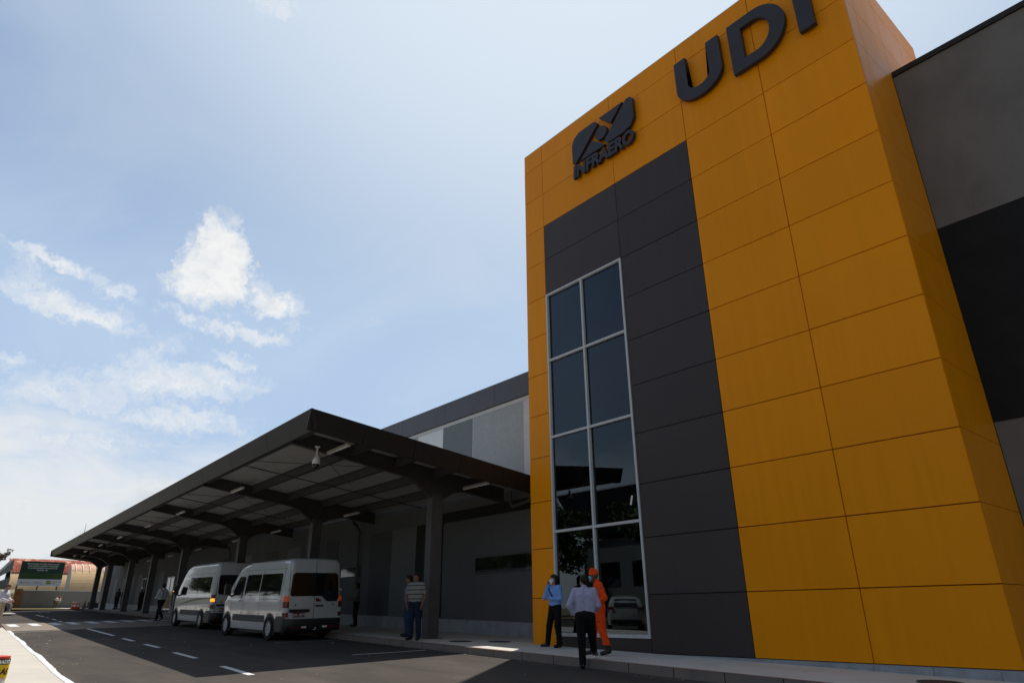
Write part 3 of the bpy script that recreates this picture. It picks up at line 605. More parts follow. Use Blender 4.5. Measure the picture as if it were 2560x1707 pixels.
# ------------------------------------------------------------------ canopy
X0C, X1C = -1.6, -59.0
RAFT = [-3.55, -12.1, -20.5, -30.4, -37.6, -44.3, -52.3, -57.2]
def yf(x): return -5.83 - .038*(x-X0C)
def zc(x, y): return 5.6 - .0113*(x-X0C) - .11*(y-yf(x))
def ycol(x): return -.80 - .015*x
def canopy():
    T = thing('canopy', 'long dark steel canopy with pale roof sheets over the drop-off lane', 'canopy', (0, 0, 0))
    yb = WY-.06
    # fascia: leaning box round the three free sides
    bm = bmesh.new()
    def fas(p, q, inw):
        (ax, ay), (bx, by) = p, q; ix, iy = inw
        for (s, e) in ((0, 1),):
            A = (ax, ay, zc(ax, ay)); B = (bx, by, zc(bx, by)); h = .50; ins = .17; t = .05
            pts = [(A[0]+ix*ins+ix*t, A[1]+iy*ins+iy*t, A[2]-h), (B[0]+ix*ins+ix*t, B[1]+iy*ins+iy*t, B[2]-h), (B[0]+ix*ins, B[1]+iy*ins, B[2]-h), (A[0]+ix*ins, A[1]+iy*ins, A[2]-h)]
            pts += [(A[0]+ix*t, A[1]+iy*t, A[2]), (B[0]+ix*t, B[1]+iy*t, B[2]), B, A]
            hexa(bm, pts)
    xs = [X0C]; 
    while xs[-1] > X1C: xs.append(max(X1C, xs[-1]-3.3))
    for a, b in zip(xs, xs[1:]): fas((a-.008 if a != X0C else a, yf(a)), (b+.008 if b != X1C else b, yf(b)), (0, 1))
    ysn = [yf(X0C)]
    while ysn[-1] < yb: ysn.append(min(yb, ysn[-1]+1.55))
    for a, b in zip(ysn, ysn[1:]): fas((X0C, a+(.008 if a != ysn[0] else .0)), (X0C, b-.008), (-1, 0))
    ysf = [yf(X1C), 0, yb]
    for a, b in zip(ysf, ysf[1:]): fas((X1C, a), (X1C, b-.008), (1, 0))
    fin('fascia', bm, M['fascia'], T)
    # roof sheet
    bm = bmesh.new(); xx = fr(X0C-.06, X1C+.06, 24); rows = []
    for x in xx:
        a = yf(x)+.06; rows.append([bm.verts.new((x, y, zc(x, y)-dz)) for y in (a, yb) for dz in (.03, .075)])
    for A, B in zip(rows, rows[1:]):
        bm.faces.new((A[0], A[2], B[2], B[0])); bm.faces.new((A[1], B[1], B[3], A[3])); bm.faces.new((A[0], B[0], B[1], A[1])); bm.faces.new((A[2], A[3], B[3], B[2]))
    fin('roof_sheet', bm, M['roofsheet'], T)
    # purlins: one edge beam inside the fascia + runs parallel to the road, each bay its own piece
    def beam(bm, p, q, w, h, off):
        p, q = Vector(p), Vector(q); d = (q-p).normalized(); n = Vector((-d.y, d.x, 0)).normalized()*w/2; z1 = Vector((0, 0, -off)); z0 = Vector((0, 0, -off-h))
        hexa(bm, [p-n+z0, q-n+z0, q+n+z0, p+n+z0, p-n+z1, q-n+z1, q+n+z1, p+n+z1])
    ends = [X0C-.28]+[r for r in RAFT]+[X1C+.25]
    for k, dy in enumerate((.42, 2.10, 3.5, 4.9, 6.3)):
        for a, b in zip(ends, ends[1:]):
            ga, gb = (.11 if a in RAFT else 0), (.11 if b in RAFT else 0)
            a2, b2 = a-ga, b+gb
            ya, ybb = yf(a2)+dy, yf(b2)+dy
            if min(ya, ybb) > yb-.3: continue
            bm = bmesh.new(); w = .12
            # I section: web and two flanges
            for (ww, hh, oo) in ((.022, .24, .10), (w, .02, .078), (w, .02, .342)):
                beam(bm, (a2, ya, zc(a2, ya)), (b2, ybb, zc(b2, ybb)), ww, hh, oo)
            fin('purlin', bm, M['steel'], T)
    for rx in RAFT:
        yc = ycol(rx); z = lambda y: zc(rx, y)-.08
        ya = yf(rx)+.30; ye = yb-.02
        top = [(ya, z(ya)), (ye, z(ye))]
        def bot(y):
            d = .38 + .06*clamp((y-ya)/3, 0, 1); u = abs(y-yc)
            if u < 1.15: d += .62*(1-u/1.15)**1.7
            return z(y)-d
        ys = [ya+(ye-ya)*i/28 for i in range(29)]
        bm = bmesh.new()
        for w, lo, hi in ((.03, lambda y: bot(y)+.02, z), (.17, bot, lambda y: bot(y)+.022), (.17, lambda y: z(y)-.02, z)):
            rows = [[bm.verts.new((rx+sx*w/2, y, zz)) for sx, zz in ((-1, lo(y)), (1, lo(y)), (1, hi(y)), (-1, hi(y)))] for y in ys]
            for A, B in zip(rows, rows[1:]):
                for j in range(4): bm.faces.new((A[j], A[(j+1) % 4], B[(j+1) % 4], B[j]))
            bm.faces.new(rows[0]); bm.faces.new(rows[-1][::-1])
        fin('rafter', bm, M['steel'], T)
        bm = bmesh.new(); g = zp(rx)-.02; zt = bot(yc)+.33; w, dd = .15, .19
        box(bm, rx-w, rx+w, yc-dd, yc+dd, g, zt-.001)
        o = fin('column', bm, M['column'], T)
        # base plate
        bm = bmesh.new(); box(bm, rx-.24, rx+.24, yc-.27, yc+.27, g, g+.035); fin('base_plate', bm, M['column'], T)
    for a, b in zip(RAFT, RAFT[1:]):
        xm = (a+b)/2; bm = bmesh.new()
        p = [(xm, yf(xm)+.3, zc(xm, yf(xm)+.3)-.36), (xm, yb-.4, zc(xm, yb-.4)-.36)]; tube(bm, p, .018, 8); fin('tie_rod', bm, M['steel'], T)
        bm = bmesh.new(); y1, y2 = yf(xm)+.5, yf(xm)+4.2
        tube(bm, [(a-.1, y1, zc(a, y1)-.2), (xm, y2, zc(xm, y2)-.2)], .009, 6); tube(bm, [(xm+.05, y1, zc(xm, y1)-.2), (a-.1, y2, zc(a, y2)-.2)], .009, 6)
        fin('brace_wire', bm, M['steel'], T)
    # thin upright rod on the roof near the far end, and the drain pipes
    bm = bmesh.new(); x, y = -50.2, yf(-50.2)+1.2; tube(bm, [(x, y, zc(x, y)-.02), (x, y, zc(x, y)+1.75)], [.03, .012], 6); fin('lightning_rod', bm, M['steel'], T)
    bm = bmesh.new(); x, y = -7.3, -2.2; tube(bm, [(x, y, zc(x, y)-.02), (x, y, zc(x, y)+.95)], [.02, .01], 6); fin('lightning_rod', bm, M['steel'], T)
    bm = bmesh.new(); zg = zc(-1.5, 1.8)
    tube(bm, [(-2.9, 1.75, zg-.25), (-2.9, 1.75, zg-.62), (-2.8, 1.75, zg-.75), (-2.0, 1.75, zg-.66), (-1.85, 1.75, zg-.5), (-1.85, 1.75, zg-.2)], .055, 10); fin('drain_pipe', bm, M['column'], T)
    for x in (-13.2, -29.3):
        bm = bmesh.new(); zg = zc(x, 1.8); tube(bm, [(x+.5, 1.3, zg-.45), (x+.1, 1.7, zg-.55), (x, 1.9, zg-.75), (x, 1.95, zp(x)+.3)], .06, 10); fin('drain_pipe', bm, M['column'], T)
    return T
canopy()

# fluorescent battens hanging under the canopy
LG = 'white strip lights hanging under the canopy'
def batten_proto():
    t = thing('strip_light', 'x', 'strip light', (0, 0, 0), 0, LG)
    bm = bmesh.new(); box(bm, -.64, .64, -.05, .05, .02, .07); fin('housing', bm, M['tube'], t)
    bm = bmesh.new(); tube(bm, [(-.6, -.022, 0), (.6, -.022, 0)], .016, 8); tube(bm, [(-.6, .022, 0), (.6, .022, 0)], .016, 8); box(bm, -.64, -.6, -.045, .045, -.018, .018); box(bm, .6, .64, -.045, .045, -.018, .018); fin('lamp_tube', bm, M['white_plastic'], t)
    bm = bmesh.new(); tube(bm, [(-.5, 0, .07), (-.5, 0, .3)], .006, 6); tube(bm, [(.5, 0, .07), (.5, 0, .3)], .006, 6); fin('hanger', bm, M['steel'], t)
    return t
b0 = batten_proto(); first = True
ORD = ['near the camera dome', 'above the rear van', 'above the front van', 'above the walking man', 'beyond the crossing', 'near the sixth column', 'near the seventh column', 'at the far end of the canopy']
rows_l = [(-2.75, -11.3, -19.4, -26, -34, -41, -47.9, -54), (-2.6, -11.2, -19.6, -25.8, -33.6, -41, -48, -54)]
for r, xsr in enumerate(rows_l):
    for i, x in enumerate(xsr):
        y = (yf(x)+1.32) if r == 0 else (yf(x)+5.9)
        o = b0 if first else copy_tree(b0); first = False
        o.location = (x, y, zc(x, y)-.52-.0); o.rotation_euler = (0, R(.65), R(-2.2))
        side_ = 'outer row of strip lights, ' if r == 0 else 'wall-side row of strip lights, '
        names = ['the one nearest the yellow tower', 'second from the yellow tower', 'third from the yellow tower', 'fourth from the yellow tower', 'fifth from the yellow tower', 'sixth from the yellow tower', 'seventh from the yellow tower', 'the farthest one from the tower']
        o['label'] = side_+names[i]
def dome_camera():
    x, y = -3.32, -4.80; z = zc(x, y)-.42
    t = thing('security_camera', 'white dome security camera hanging under the near corner of the canopy', 'camera', (x, y, z-.62))
    bm = bmesh.new(); lathe(bm, [(.09, .60), (.09, .63), (.035, .585), (.03, .42), (.045, .33), (.075, .29)][::1], 20); 
    fin('bracket', bm, M['white_plastic'], t, 40)
    bm = bmesh.new(); lathe(bm, [(.03, .30), (.085, .27), (.125, .19), (.135, .10), (.135, .06)], 24); fin('housing', bm, M['white_plastic'], t, 40)
    bm = bmesh.new(); lathe(bm, [(.118, .058), (.112, .0), (.085, -.05), (.045, -.078), (.01, -.085)], 24); fin('dome', bm, M['dark_gloss'], t, 60); t.scale = (.78, .78, .85); t.location.z += .09
dome_camera()

# ------------------------------------------------------------------ vehicles
def interp(tab, x):
    if x <= tab[0][0]: return tab[0][1]
    for (a, b), (c, d) in zip(tab, tab[1:]):
        if x <= c: return b+(d-b)*(x-a)/(c-a) if c > a else d
    return tab[-1][1]
class Hull:
    """x forward (0 = rear), y half width to the left, z up"""
    def __init__(s, L, top, half, bottom, prof, rear_lean=.06):
        s.L, s.top, s.half, s.bottom, s.prof, s.lean = L, top, half, bottom, prof, rear_lean
    def zt(s, x): return interp(s.top, x)
    def zb(s, x): return interp(s.bottom, x)
    def width(s, x, z):
        zt, zb = s.zt(x), s.zb(x); Hm = s.Hmax
        return interp(s.half, x)*interp(s.prof, clamp(z/Hm, 0, 1))
    def mesh(s, name, m, parent, nx=60):
        s.Hmax = max(v for _, v in s.top); bm = bmesh.new(); rows = []
        xs = sorted(set([0, .012, .035, .08, .16] + [s.L*i/nx for i in range(1, nx)] + [s.L-.10, s.L-.04, s.L]))
        for x in xs:
            e = 0
            if x < .16: e = .07*(1-math.sqrt(max(0, 1-(1-x/.16)**2)))
            zt, zb = s.zt(x)-e*.6, s.zb(x); pts = []
            rc = min(.16, (zt-zb)*.3)
            zs = [zb, zb+.03] + [zb+.03+(zt-rc-zb-.03)*i/14 for i in range(1, 15)]
            ylast = 0
            for z in zs:
                w = s.width(x, z)-e
                if z == zb: w -= .04
                pts.append((w, z)); ylast = w
            for i in range(1, 8):
                a = R(90*i/8); pts.append((ylast-rc*1.15*(1-math.cos(a)), zt-rc+rc*math.sin(a)))
            yend = pts[-1][0]
            for i in range(1, 5): pts.append((yend*(1-i/4), zt+.02*math.sin(i/4*math.pi/2)))
            xo = lambda z: x + s.lean*(z/s.Hmax)**2*max(0, 1-x/.6)
            L_ = [(xo(z), y, z) for y, z in pts]; R_ = [(xo(z), -y, z) for y, z in pts[:-1]][::-1]
            rows.append([bm.verts.new(p) for p in L_+R_])
        n = len(rows[0])
        for A, B in zip(rows, rows[1:]):
            for j in range(n): bm.faces.new((A[j], A[(j+1) % n], B[(j+1) % n], B[j]))
        bm.faces.new(rows[0]); bm.faces.new(rows[-1][::-1])
        return fin(name, bm, m, parent, 38)
    def patch(s, name, m, parent, x0, x1, z0, z1, r=.06, side=1, off=.006, nx=10, nz=6, slant=(0, 0), top_slant=0, thick=None):
        """rounded patch laid on the side surface; slant shifts x with height at each end"""
        bm = bmesh.new(); rows = []
        for j in range(nz+1):
            # denser at the ends for the round corners
            v = .5-.5*math.cos(math.pi*j/nz); z = z0+(z1-z0)*v
            d = min(z-z0, z1-z); ins = r-math.sqrt(max(0, r*r-(r-d)**2)) if d < r else 0
            a = x0+ins+slant[0]*v; b = x1-ins+slant[1]*v
            row = []
            for i in range(nx+1):
                x = a+(b-a)*i/nx; zz = z+top_slant*v*(i/nx)
                row.append(bm.verts.new((x + s.lean*(zz/s.Hmax)**2*max(0, 1-x/.6), side*(s.width(x, zz)+off), zz)))
            rows.append(row)
        for A, B in zip(rows, rows[1:]):
            for i in range(nx): bm.faces.new((A[i], A[i+1], B[i+1], B[i]))
        return fin(name, bm, m, parent, 180)
    def rear(s, name, m, parent, y0, y1, z0, z1, r=.08, off=.006, poly=None, thick=0):
        bm = bmesh.new()
        if poly is None:
            poly = []
            for (cy, cz, a0) in ((y1-r, z1-r, 0), (y0+r, z1-r, 90), (y0+r, z0+r, 180), (y1-r, z0+r, 270)):
                for k in range(6): a = R(a0+90*k/5); poly.append((cy+r*math.cos(a), cz+r*math.sin(a)))
        X = lambda z: s.lean*(z/s.Hmax)**2 - off
        A = [bm.verts.new((X(z), y, z)) for y, z in poly]; B = [bm.verts.new((X(z)-.004-thick, y, z)) for y, z in poly]; n = len(poly)
        bm.faces.new(A); bm.faces.new(B[::-1])
        for i in range(n): bm.faces.new((A[i], A[(i+1) % n], B[(i+1) % n], B[i]))
        return fin(name, bm, m, parent)
def wheel(parent, x, y, r, w, side, spokes=6):
    bm = bmesh.new(); prof = [(r*.62, -w/2), (r*.9, -w/2), (r, -w/2+.03), (r, w/2-.03), (r*.9, w/2), (r*.62, w/2)]
    n = 28; rings = [[bm.verts.new((x+q*math.cos(2*math.pi*k/n), y+t, r+q*math.sin(2*math.pi*k/n))) for k in range(n)] for q, t in prof]
    for A, B in zip(rings, rings[1:]):
        for k in range(n): bm.faces.new((A[k], A[(k+1) % n], B[(k+1) % n], B[k]))
    ty = fin('wheel', bm, M['rubber'], parent, 40)
    bm = bmesh.new(); yo = y+side*(w/2-.02); yi = y-side*(w/2-.01)
    for k in range(n):
        a, b = 2*math.pi*k/n, 2*math.pi*(k+1)/n
        for q0, q1, ya, ybq in ((r*.55, r*.63, yo, yo), (r*.55, r*.55, yo, yi)):
            vs = [bm.verts.new((x+q*math.cos(t), yy, r+q*math.sin(t))) for q, t, yy in ((q0, a, ya), (q0, b, ya), (q1, b, ybq), (q1, a, ybq))]; bm.faces.new(vs)
    for k in range(spokes):
        a = 2*math.pi*k/spokes; ca, sa = math.cos(a), math.sin(a)
        pts = []
        for yy in (yo-side*.03, yo-side*.006):
            for q, t in ((.02, -.04), (r*.56, -.03), (r*.56, .03), (.02, .04)): pts.append((x+q*ca-t*sa, yy, r+q*sa+t*ca))
        hexa(bm, pts)
    vs = [bm.verts.new((x+.06*math.cos(2*math.pi*k/16), yo-side*.008, r+.06*math.sin(2*math.pi*k/16))) for k in range(16)]; bm.faces.new(vs)
    fin('rim', bm, M['rim'], ty)
    bm = bmesh.new(); vs = [bm.verts.new((x+r*.6*math.cos(2*math.pi*k/20), y-side*.02, r+r*.6*math.sin(2*math.pi*k/20))) for k in range(20)]; bm.faces.new(vs); fin('brake_disc', bm, M['black_plastic'], ty)
def arch(h, parent, x, r, side, R_=.42):
    bm = bmesh.new(); vs = []; n = 22; zb = .17
    pts = [(x+R_*math.cos(math.pi*k/n), r+.02+R_*math.sin(math.pi*k/n)*.98) for k in range(n+1)]
    c = [(x+R_*.99, zb), ] + pts + [(x-R_*.99, zb)]
    vs = [bm.verts.new((px, side*(h.width(px, max(pz, .3))+.004), pz)) for px, pz in c]; ce = bm.verts.new((x, side*(h.width(x, .5)+.004), r))
    for a, b in zip(vs, vs[1:]): bm.faces.new((a, b, ce))
    bm.faces.new((vs[-1], vs[0], ce)); fin('wheel_arch', bm, M['black_plastic'], parent)

def van(kind):
    two = kind == 2
    L = 5.75 if two else 5.55; H = 2.56 if two else 2.37
    lab = 'white van with an olive swoosh stripe and a lit amber rear lamp' if two else 'white van nearest the viewer with a red number plate and dark rear window'
    t = thing('passenger_van', lab, 'van', (0, 0, 0), 0, 'white vans waiting under the canopy')
    if two:
        top = [(0, H-.05), (.3, H), (3.6, H-.02), (4.05, H-.14), (4.3, H-.34), (4.95, 1.42), (5.1, 1.28), (5.5, 1.08), (5.66, .9), (5.75, .62)]
        half = [(0, .96), (.1, .985), (4.6, .985), (5.2, .95), (5.55, .85), (5.75, .62)]
        prof = [(0, .95), (.12, .99), (.45, 1.0), (.56, .985), (.8, .915), (1, .86)]
    else:
        top = [(0, H-.04), (.3, H), (3.5, H-.04), (3.95, H-.16), (4.2, H-.36), (4.75, 1.42), (4.95, 1.26), (5.3, 1.06), (5.45, .86), (5.55, .6)]
        half = [(0, .92), (.1, .945), (4.5, .945), (5.05, .91), (5.35, .82), (5.55, .62)]
        prof = [(0, .95), (.12, .99), (.45, 1.0), (.56, .99), (.8, .93), (1, .88)]
    h = Hull(L, top, half, [(0, .34), (.5, .24), (L-.6, .24), (L, .34)], prof, .07 if two else .05)
    P = M['vanpaint']; h.mesh('body', P, t)
    gz0, gz1 = (1.34, 1.98) if two else (1.28, 1.93)
    xf = 3.45 if two else 3.3
    for side in (1, -1):
        h.patch('side_window', M['vanglass'], t, .42, xf-.02, gz0, gz1, .05, side, slant=(.04, -.02), nx=20)
        h.patch('front_door_window', M['vanglass'], t, xf+.1, 4.62 if two else 4.45, gz0-.08, gz1-.05, .05, side, slant=(.0, -.50), nx=10)
        h.patch('window_pillar', P if not two else M['seam'], t, 2.02, 2.07, gz0-.002, gz1+.002, .002, side, off=.010, nx=2)
        if two: h.patch('rear_side_window', M['vanglass'], t, .95, 1.0, gz0, gz1, .002, side, off=.012, nx=2)
        # rub strip, reflectors, sill
        h.patch('rub_strip', M['greystrip'], t, 1.44, 4.05, .50, .70, .03, side, off=.018, nx=14)
        h.patch('rub_strip', M['greystrip'], t, .02, .56, .50, .70, .03, side, off=.018, nx=6)
        for k in range(5): h.patch('reflector', M['redlens'], t, .45+k*.72, .53+k*.72, .735, .77, .004, side, off=.008, nx=2)
        # seams
        for xs_ in (.30, 1.95, 3.28, xf+1.02):
            h.patch('seam', M['seam'], t, xs_, xs_+.012, .42, gz1+.22, .001, side, off=.004, nx=1, nz=14)
        h.patch('door_rail', M['seam'], t, .55, 1.95, 1.17, 1.182, .001, side, off=.005, nx=12)
        h.patch('door_handle', M['black_plastic'], t, xf+.16, xf+.30, 1.10, 1.135, .01, side, off=.03, nx=2)
        h.patch('roof_seam', M['seam'], t, .2, 3.6, gz1+.13, gz1+.138, .001, side, off=.004, nx=12)
        if not two:
            for a, b in ((.55, 1.2), (1.28, 2.0), (2.08, 3.2)): h.patch('roof_panel', P, t, a, b, gz1+.17, gz1+.36, .03, side, off=.008, nx=5)
        if two:
            # the swoosh: thin curved strip that widens backward
            bm = bmesh.new(); rows = []
            for i in range(31):
                x = .1+i*4.2/30; zz = 1.17-.30*((x-.3)/4.1)**2; w = .035+.05*math.sin(math.pi*clamp(x/4.3, 0, 1))
                rows.append([bm.verts.new((x, side*(h.width(x, q)+.007), q)) for q in (zz-w/2, zz+w/2)])
            for A, B in zip(rows, rows[1:]): bm.faces.new((A[0], A[1], B[1], B[0]))
            fin('swoosh_stripe', bm, mat('olive stripe', (.16, .17, .06), .5, .4), t)
        rw, xr, xfr = .345, 1.0 if not two else 1.15, 4.6 if not two else 4.75
        for x in (xr, xfr):
            arch(h, t, x, rw, side); wheel(t, x, side*(h.width(x, .4)-.065), rw, .225, side, 8 if not two else 6)
        # mirror
        xm = 4.35 if not two else 4.5; y = h.width(xm, 1.3)
        bm = bmesh.new(); box(bm, xm-.04, xm+.10, side*(y+.06) if side > 0 else side*(y+.28), side*(y+.28) if side > 0 else side*(y+.06), 1.30, 1.66)
        bmesh.ops.bevel(bm, geom=bm.edges[:], offset=.03, segments=2, affect='EDGES')
        tube(bm, [(xm+.05, side*(y-.03), 1.24), (xm+.04, side*(y+.14), 1.33)], .03, 8); mi = fin('mirror', bm, M['black_plastic'], t, 40)
        if two:
            bm = bmesh.new(); yy = side*(y+.29); lathe(bm, [(.012, -.02), (.02, 0), (.012, .02)], 10, (xm-.02, yy, 1.44)); fin('indicator', bm, M['amber'], mi)
        # tail lamps wrapping on the corner
        z0, z1 = (.78, 1.30) if two else (.62, 1.26)
        yc_ = .965*interp(half, .0)
        def lamp(nm, m, za, zb_, col=None):
            bm = bmesh.new(); w_in, rows = .13 if not two else .11, []
            for i in range(5):
                z = za+(zb_-za)*i/4; we = h.width(.1, z)
                pin = we-w_in*(1-.25*abs(z-(z0+z1)/2))
                xo = h.lean*(z/h.Hmax)**2
                rows.append([bm.verts.new(p) for p in ((xo-.012, side*pin, z), (xo-.014, side*(we-.06), z), (xo+.02, side*(we-.005), z), (xo+.09, side*(we+.014), z), (xo+.15, side*(we+.008), z))])
            for A, B in zip(rows, rows[1:]):
                for j in range(4): bm.faces.new((A[j], A[j+1], B[j+1], B[j]))
            return fin(nm, bm, m, t, 60)
        lamp('tail_lamp', M['redlens'], z0, z0+(z1-z0)*.27)
        lamp('reversing_lamp', M['clearlens'], z0+(z1-z0)*.28, z0+(z1-z0)*.48)
        if two:
            lamp('indicator_lamp', M['amber'] if side > 0 else mat('amber lens', (.5, .18, .02), .3), z0+(z1-z0)*.49, z0+(z1-z0)*.72)
            lamp('tail_lamp', M['redlens'], z0+(z1-z0)*.73, z1)
        else:
            lamp('tail_lamp', M['redlens'], z0+(z1-z0)*.49, z0+(z1-z0)*.76)
            lamp('brake_lamp', M['redlit'], z0+(z1-z0)*.77, z1)
    # rear glass
    if two: h.rear('rear_window', M['vanglass'], t, -.78, .78, 1.30, 2.05, .10)
    else:
        h.rear('rear_window', M['vanglass'], t, 0, 0, 0, 0, poly=[(.76, 1.26), (.80, 1.32), (.76, 1.87), (.68, 1.94), (-.68, 1.94), (-.76, 1.87), (-.82, 1.22), (-.76, 1.10), (-.44, 1.10), (-.36, 1.14), (-.24, 1.245), (-.16, 1.26)])
        h.rear('warning_triangle', M['redlens'], t, 0, 0, 0, 0, poly=[(-.05, 1.10), (-.23, 1.10), (-.21, 1.15), (-.12, 1.20), (-.05, 1.20)])
    h.rear('door_gap', M['seam'], t, -.006, .006, .45, 2.3, .002, .004)
    h.rear('door_gap', M['seam'], t, .835, .845, .50, 2.0, .002, .004); h.rear('door_gap', M['seam'], t, -.845, -.835, .50, 2.0, .002, .004)
    h.rear('plate_lamp_bar', M['black_plastic'], t, .14, .80, .80 if not two else .86, .89 if not two else .94, .035, .006, thick=.03)
    pl_ = h.rear('licence_plate', M['plate'], t, .28, .68, .665, .795, .01, .008, thick=.008)
    me = text_mesh('BXL 0277', .105, .002, bold=.001, align='CENTER')
    me.transform(Matrix.Translation((-.028+.003, .48, .693)) @ Matrix.Rotation(R(-90), 4, 'Z') @ Matrix.Rotation(R(90), 4, 'X')); link_mesh('plate_lettering', me, M['lettering'], pl_)
    h.rear('door_handle', M['black_plastic'], t, -.30, -.04, .955, 1.0, .015, .008, thick=.03)
    h.rear('badge', M['black_plastic'], t, .58, .63, .98, 1.03, .022, .006); h.rear('badge', M['black_plastic'], t, -.66, -.61, .98, 1.03, .022, .006)
    for sgn in (1, -1):
        h.rear('hinge', M['vanpaint'], t, *(sorted((sgn*.80, sgn*.90))), 1.42, 1.47, .01, .01, thick=.02)
        h.rear('hinge', M['vanpaint'], t, *(sorted((sgn*.80, sgn*.90))), .62, .67, .01, .01, thick=.02)
    # bumper
    bm = bmesh.new(); w = .965 if two else .915; rows = []
    for z, o in ((.26, -.02), (.30, -.10), (.48, -.13), (.60, -.11), (.62, -.02)):
        rows.append([bm.verts.new(p) for p in ((.75, w+.03, z), (.2, w+.035, z), (.0, w+.01, z), (o+.03, w-.08, z), (o, w-.25, z), (o, 0, z), (o, -w+.25, z), (o+.03, -w+.08, z), (.0, -w-.01, z), (.2, -w-.035, z), (.75, -w-.03, z))])
    for A, B in zip(rows, rows[1:]):
        for j in range(10): bm.faces.new((A[j], A[j+1], B[j+1], B[j]))
    bm.faces.new(rows[-1]); bp_ = fin('bumper', bm, M['black_plastic'], t, 50)
    for y0, y1, m in ((.42, .56, 'redlens'), (.26, .415, 'white'), (-.56, -.42, 'redlens'), (-.415, -.26, 'white'), (.70, .80, 'redlens'), (-.80, -.70, 'redlens')):
        bm = bmesh.new(); box(bm, -.14, -.125, y0, y1, .36, .41); fin('reflector', bm, M[m], bp_)
    bm = bmesh.new(); tube(bm, [(-.12, 0, .30), (-.2, 0, .32), (-.22, 0, .37)], [.02, .02, .028], 8); fin('tow_ball', bm, M['rim'], t)
    # underbody
    bm = bmesh.new(); box(bm, .3, L-.5, -.78, .78, .17, .30); fin('underbody', bm, M['black_plastic'], t)
    # windscreen and lamps at the front
    def xt(z): 
        lo = [(b, a) for a, b in top if a > 3.5]; lo.sort(); return interp(lo, z)
    bm = bmesh.new(); z0, z1 = 1.46, H-.40; rows = []
    for i in range(7):
        z = z0+(z1-z0)*i/6; x = xt(z)+.012; w_ = h.width(x-.1, z)-.13
        rows.append([bm.verts.new((x+.01, -w_, z)), bm.verts.new((x+.012, 0, z+.028)), bm.verts.new((x+.01, w_, z))])
    for A, B in zip(rows, rows[1:]):
        for j in range(2): bm.faces.new((A[j], A[j+1], B[j+1], B[j]))
    fin('windscreen', bm, M['vanglass'], t, 60)
    for side in (1, -1):
        bm = bmesh.new(); y = side*.70; lathe(bm, [(.02, -.1), (.11, -.06), (.12, 0), (.11, .06), (.02, .1)], 14, (L-.24, y, .82)); fin('headlight', bm, M['clearlens'], t, 50)
    if two:
        bm = bmesh.new(); box(bm, .02, .2, -.18, .18, H-.035, H+.015); fin('high_brake_lamp', bm, M['black_plastic'], t)
    return t
def place_vehicle(v, rear_left, heading, zoff=0):
    """rear_left: world xy of the rear wheel contact, heading: direction of travel in degrees"""
    x, y, wx, wy = rear_left; a = R(heading); ca, sa = math.cos(a), math.sin(a)
    ox, oy = x-(wx*ca-wy*sa), y-(wx*sa+wy*ca)
    g0 = zr(ox, oy); gx = zr(ox+ca*3, oy+sa*3); gy = zr(ox-sa, oy+ca)
    fx = Vector((ca, sa, (gx-g0)/3)).normalized(); fy = Vector((-sa, ca, gy-g0)); fy = (fy-fx*fy.dot(fx)).normalized(); fz = fx.cross(fy)
    v.matrix_world = Matrix(((fx.x, fy.x, fz.x, ox), (fx.y, fy.y, fz.y, oy), (fx.z, fy.z, fz.z, g0+zoff), (0, 0, 0, 1)))
v1 = van(1); place_vehicle(v1, (-8.1, -3.58, 1.0, .88), 181.3)
v2 = van(2); place_vehicle(v2, (-16.8, -3.0, 1.15, .93), 180)

